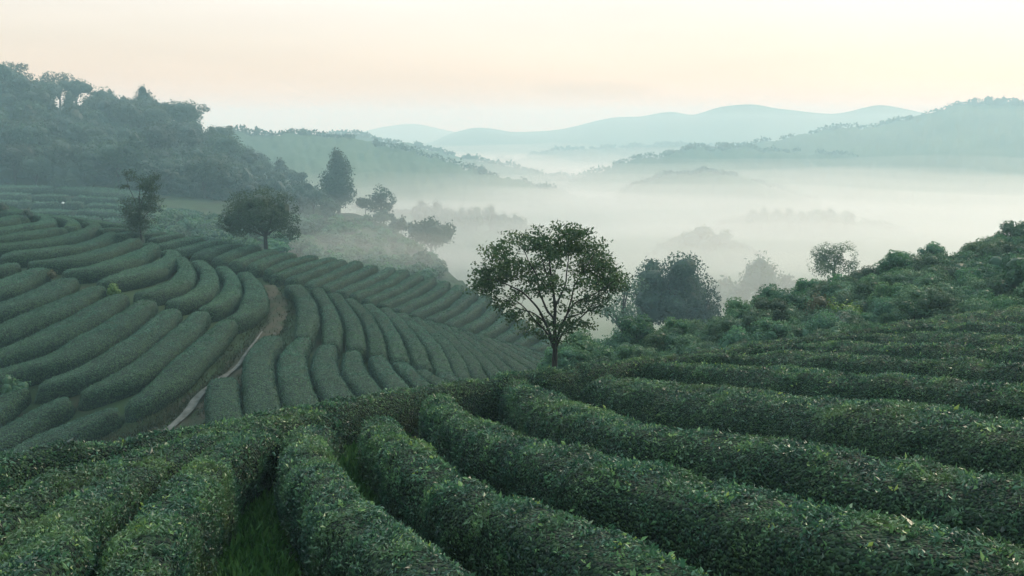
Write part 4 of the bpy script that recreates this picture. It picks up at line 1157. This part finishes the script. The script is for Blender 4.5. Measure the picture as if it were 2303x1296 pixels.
def grass_mesh():
    r = np.random.default_rng(31)
    Q = np.vstack([grass([(470, 1130), (520, 1010), (600, 1010), (640, 1130), (740, 1240), (840, 1420), (480, 1420), (520, 1250)], 14000, 1), grass([(20, 1420), (100, 1260), (200, 1140), (300, 1080), (330, 1120), (230, 1230), (170, 1420)], 9000, 2),
                   grass([(740, 940), (830, 940), (860, 1060), (1010, 1180), (960, 1180), (800, 1060)], 9000, 3), grass([(0, 1420), (0, 1010), (1250, 830), (2303, 760), (2303, 1420)], 26000, 4)])
    Q = np.vstack([Q, grass([(725, 900), (920, 880), (890, 1010), (750, 1030)], 6000, 5), grass([(560, 940), (640, 930), (640, 1040), (560, 1040)], 4000, 6)])
    P = fore.pt(Q[:, 0], Q[:, 1])
    P[:, 2] -= H_FORE
    v, f, t = blades(P, .10, .30, .008, r)
    tag(MB().add(v, f, tint=t).build('grass', M['grass']), kind='stuff')
    # coarse tufts along the dirt path and between the rows of the lower slope
    C = resample(z1([(1300, 470), (1345, 560), (1330, 650), (1240, 760), (1130, 880), (1000, 1000), (880, 1090), (700, 1180), (560, 1260)]), n=9000)
    off = r.normal(size=9000) * 42
    off = np.where(np.abs(off) < 15, off + np.sign(off) * 20 * (r.random(9000) < .85), off)
    Q = np.stack([C[:, 0] + off, C[:, 1] + r.normal(size=9000) * 6], -1)
    G = resample(GRAVEL, n=120)
    Q = Q[np.sqrt(((Q[:, None] + [0, -6] - G[None]) ** 2).sum(-1)).min(1) > 8 + 5 * r.random(len(Q))]
    P = mid.pt(Q[:, 0], Q[:, 1])
    P[:, 2] -= H_MID - .05
    v, f, t = blades(P, .10, .30, .022, r)
    tag(MB().add(v, f, tint=t * .8).build('path_grass', M['dry_grass']), kind='stuff')
grass_mesh()

# ------------------------------------------------------------------ air: haze over everything, banks of mist in the valley
def box(name, lo, hi, mat):
    v = np.array([(x, y, z) for x in (lo[0], hi[0]) for y in (lo[1], hi[1]) for z in (lo[2], hi[2])], float)
    f = np.array([[0, 1, 3, 2], [4, 6, 7, 5], [0, 4, 5, 1], [2, 3, 7, 6], [0, 2, 6, 4], [1, 5, 7, 3]])
    return tag(MB().add(v, f).build(name, mat), kind='stuff')

def mist(name, x0, x1, y0, y1, top, floor, amp, wl, density, seed, color=(.93, .96, 1.0), nx=60, ny=90):
    xs, ys = np.linspace(x0, x1, nx), np.geomspace(y0, y1, ny)
    X, Y = np.meshgrid(xs, ys, indexing='ij')
    P = np.stack([X, Y, 0 * X], -1).reshape(-1, 3)
    yk = [t[0] for t in top]; zk = [t[1] for t in top]
    zt = np.interp(P[:, 1], yk, zk) + amp * fbm(P * [1 / wl, .5 / wl, 0], 3, seed) * np.interp(P[:, 1], [60, 250, 900], [.4, 1, 1.8])
    edge = np.minimum.reduce([(P[:, 0] - x0) / (x1 - x0) * 8, (x1 - P[:, 0]) / (x1 - x0) * 8, (P[:, 1] - y0) / 22, (y1 - P[:, 1]) / (y1 - y0) * 10])
    zt = floor + (zt - floor) * np.clip(edge, 0, 1) ** .5 + .3
    T = P.copy(); T[:, 2] = zt
    B = P.copy(); B[:, 2] = floor
    F = grid_faces(nx, ny)
    n = nx * ny
    ring = np.concatenate([np.arange(ny), np.arange(1, nx) * ny + ny - 1, (nx - 1) * ny + np.arange(ny - 2, -1, -1), np.arange(nx - 2, 0, -1) * ny])
    nxt = np.roll(ring, -1)
    side = np.stack([ring, nxt, nxt + n, ring + n], -1)
    mb = MB().add(np.vstack([T, B]), np.vstack([F[:, ::-1], F + n, side]))
    o = mb.build(name, volume_mat(name + '_air', color, density, .15 if seed == 0 else .42))
    tag(o, kind='stuff')
for nm, tops, dens, sd, amp in (('morning_mist', (9, 10, 10, 9, 0), .0014, 0, .5), ('thin_mist', (-12.5, -13.8, -16.3, -19, -29), .0013, 1, 3.0), ('drifting_mist', (-13.6, -14.0, -17.3, -23, -33), .0018, 2, 3.4), ('low_mist', (-15.0, -15.6, -19.6, -27, -37), .0022, 3, 3.4),
                                ('valley_mist', (-16.6, -17.4, -22.5, -32, -42), .0025, 4, 3.0), ('dense_mist', (-20, -22.0, -27, -38, -47), .0033, 5, 2.6)):
    mist(nm, -600 - 200 * (sd == 0), 900, 78 - 26 * (sd == 0), 900 + 500 * (sd == 0), list(zip((70, 160, 260, 420, 900), tops)), -90 - sd * .3, amp, 55, dens, sd, HAZE_COLOR if sd == 0 else (1.0, .955, .87))

for k, (px_, py_, Y_, rx, ry, rz) in enumerate([(820, 470, 190, 34, 16, 1.6), (1000, 520, 170, 30, 14, 1.7), (1120, 470, 240, 44, 18, 1.8), (1350, 455, 300, 60, 22, 2.4), (1560, 470, 320, 70, 26, 2.6), (1300, 520, 230, 40, 16, 1.9),
                                            (1750, 520, 240, 46, 18, 1.8), (1650, 590, 170, 30, 12, 1.8), (880, 580, 125, 20, 9, 1.2), (2000, 470, 330, 80, 24, 2.4), (1850, 440, 380, 90, 26, 2.8), (1020, 440, 290, 56, 18, 2.0), (720, 575, 104, 15, 9, 2.8), (860, 575, 112, 15, 10, 3.4), (960, 610, 112, 14, 10, 3.2)]):
    c_ = at(px_, py_, Y_)
    v, f = lumpy((0, 0, 0), (rx, ry, rz), .28, 60 + k, ICO3, .9)
    o = MB().add(v, f, smooth=True).build('mist_wisp', volume_mat('mist_wisp_air', (1.0, .96, .89), .010 * 2.2 / (rz + .6) * (1.5 if Y_ < 120 else 1), .35), None, [float(q) for q in c_])
    tag(o, kind='stuff')

box('haze', (-2700, -260, -102), (2700, 3000, 18), M['haze'])
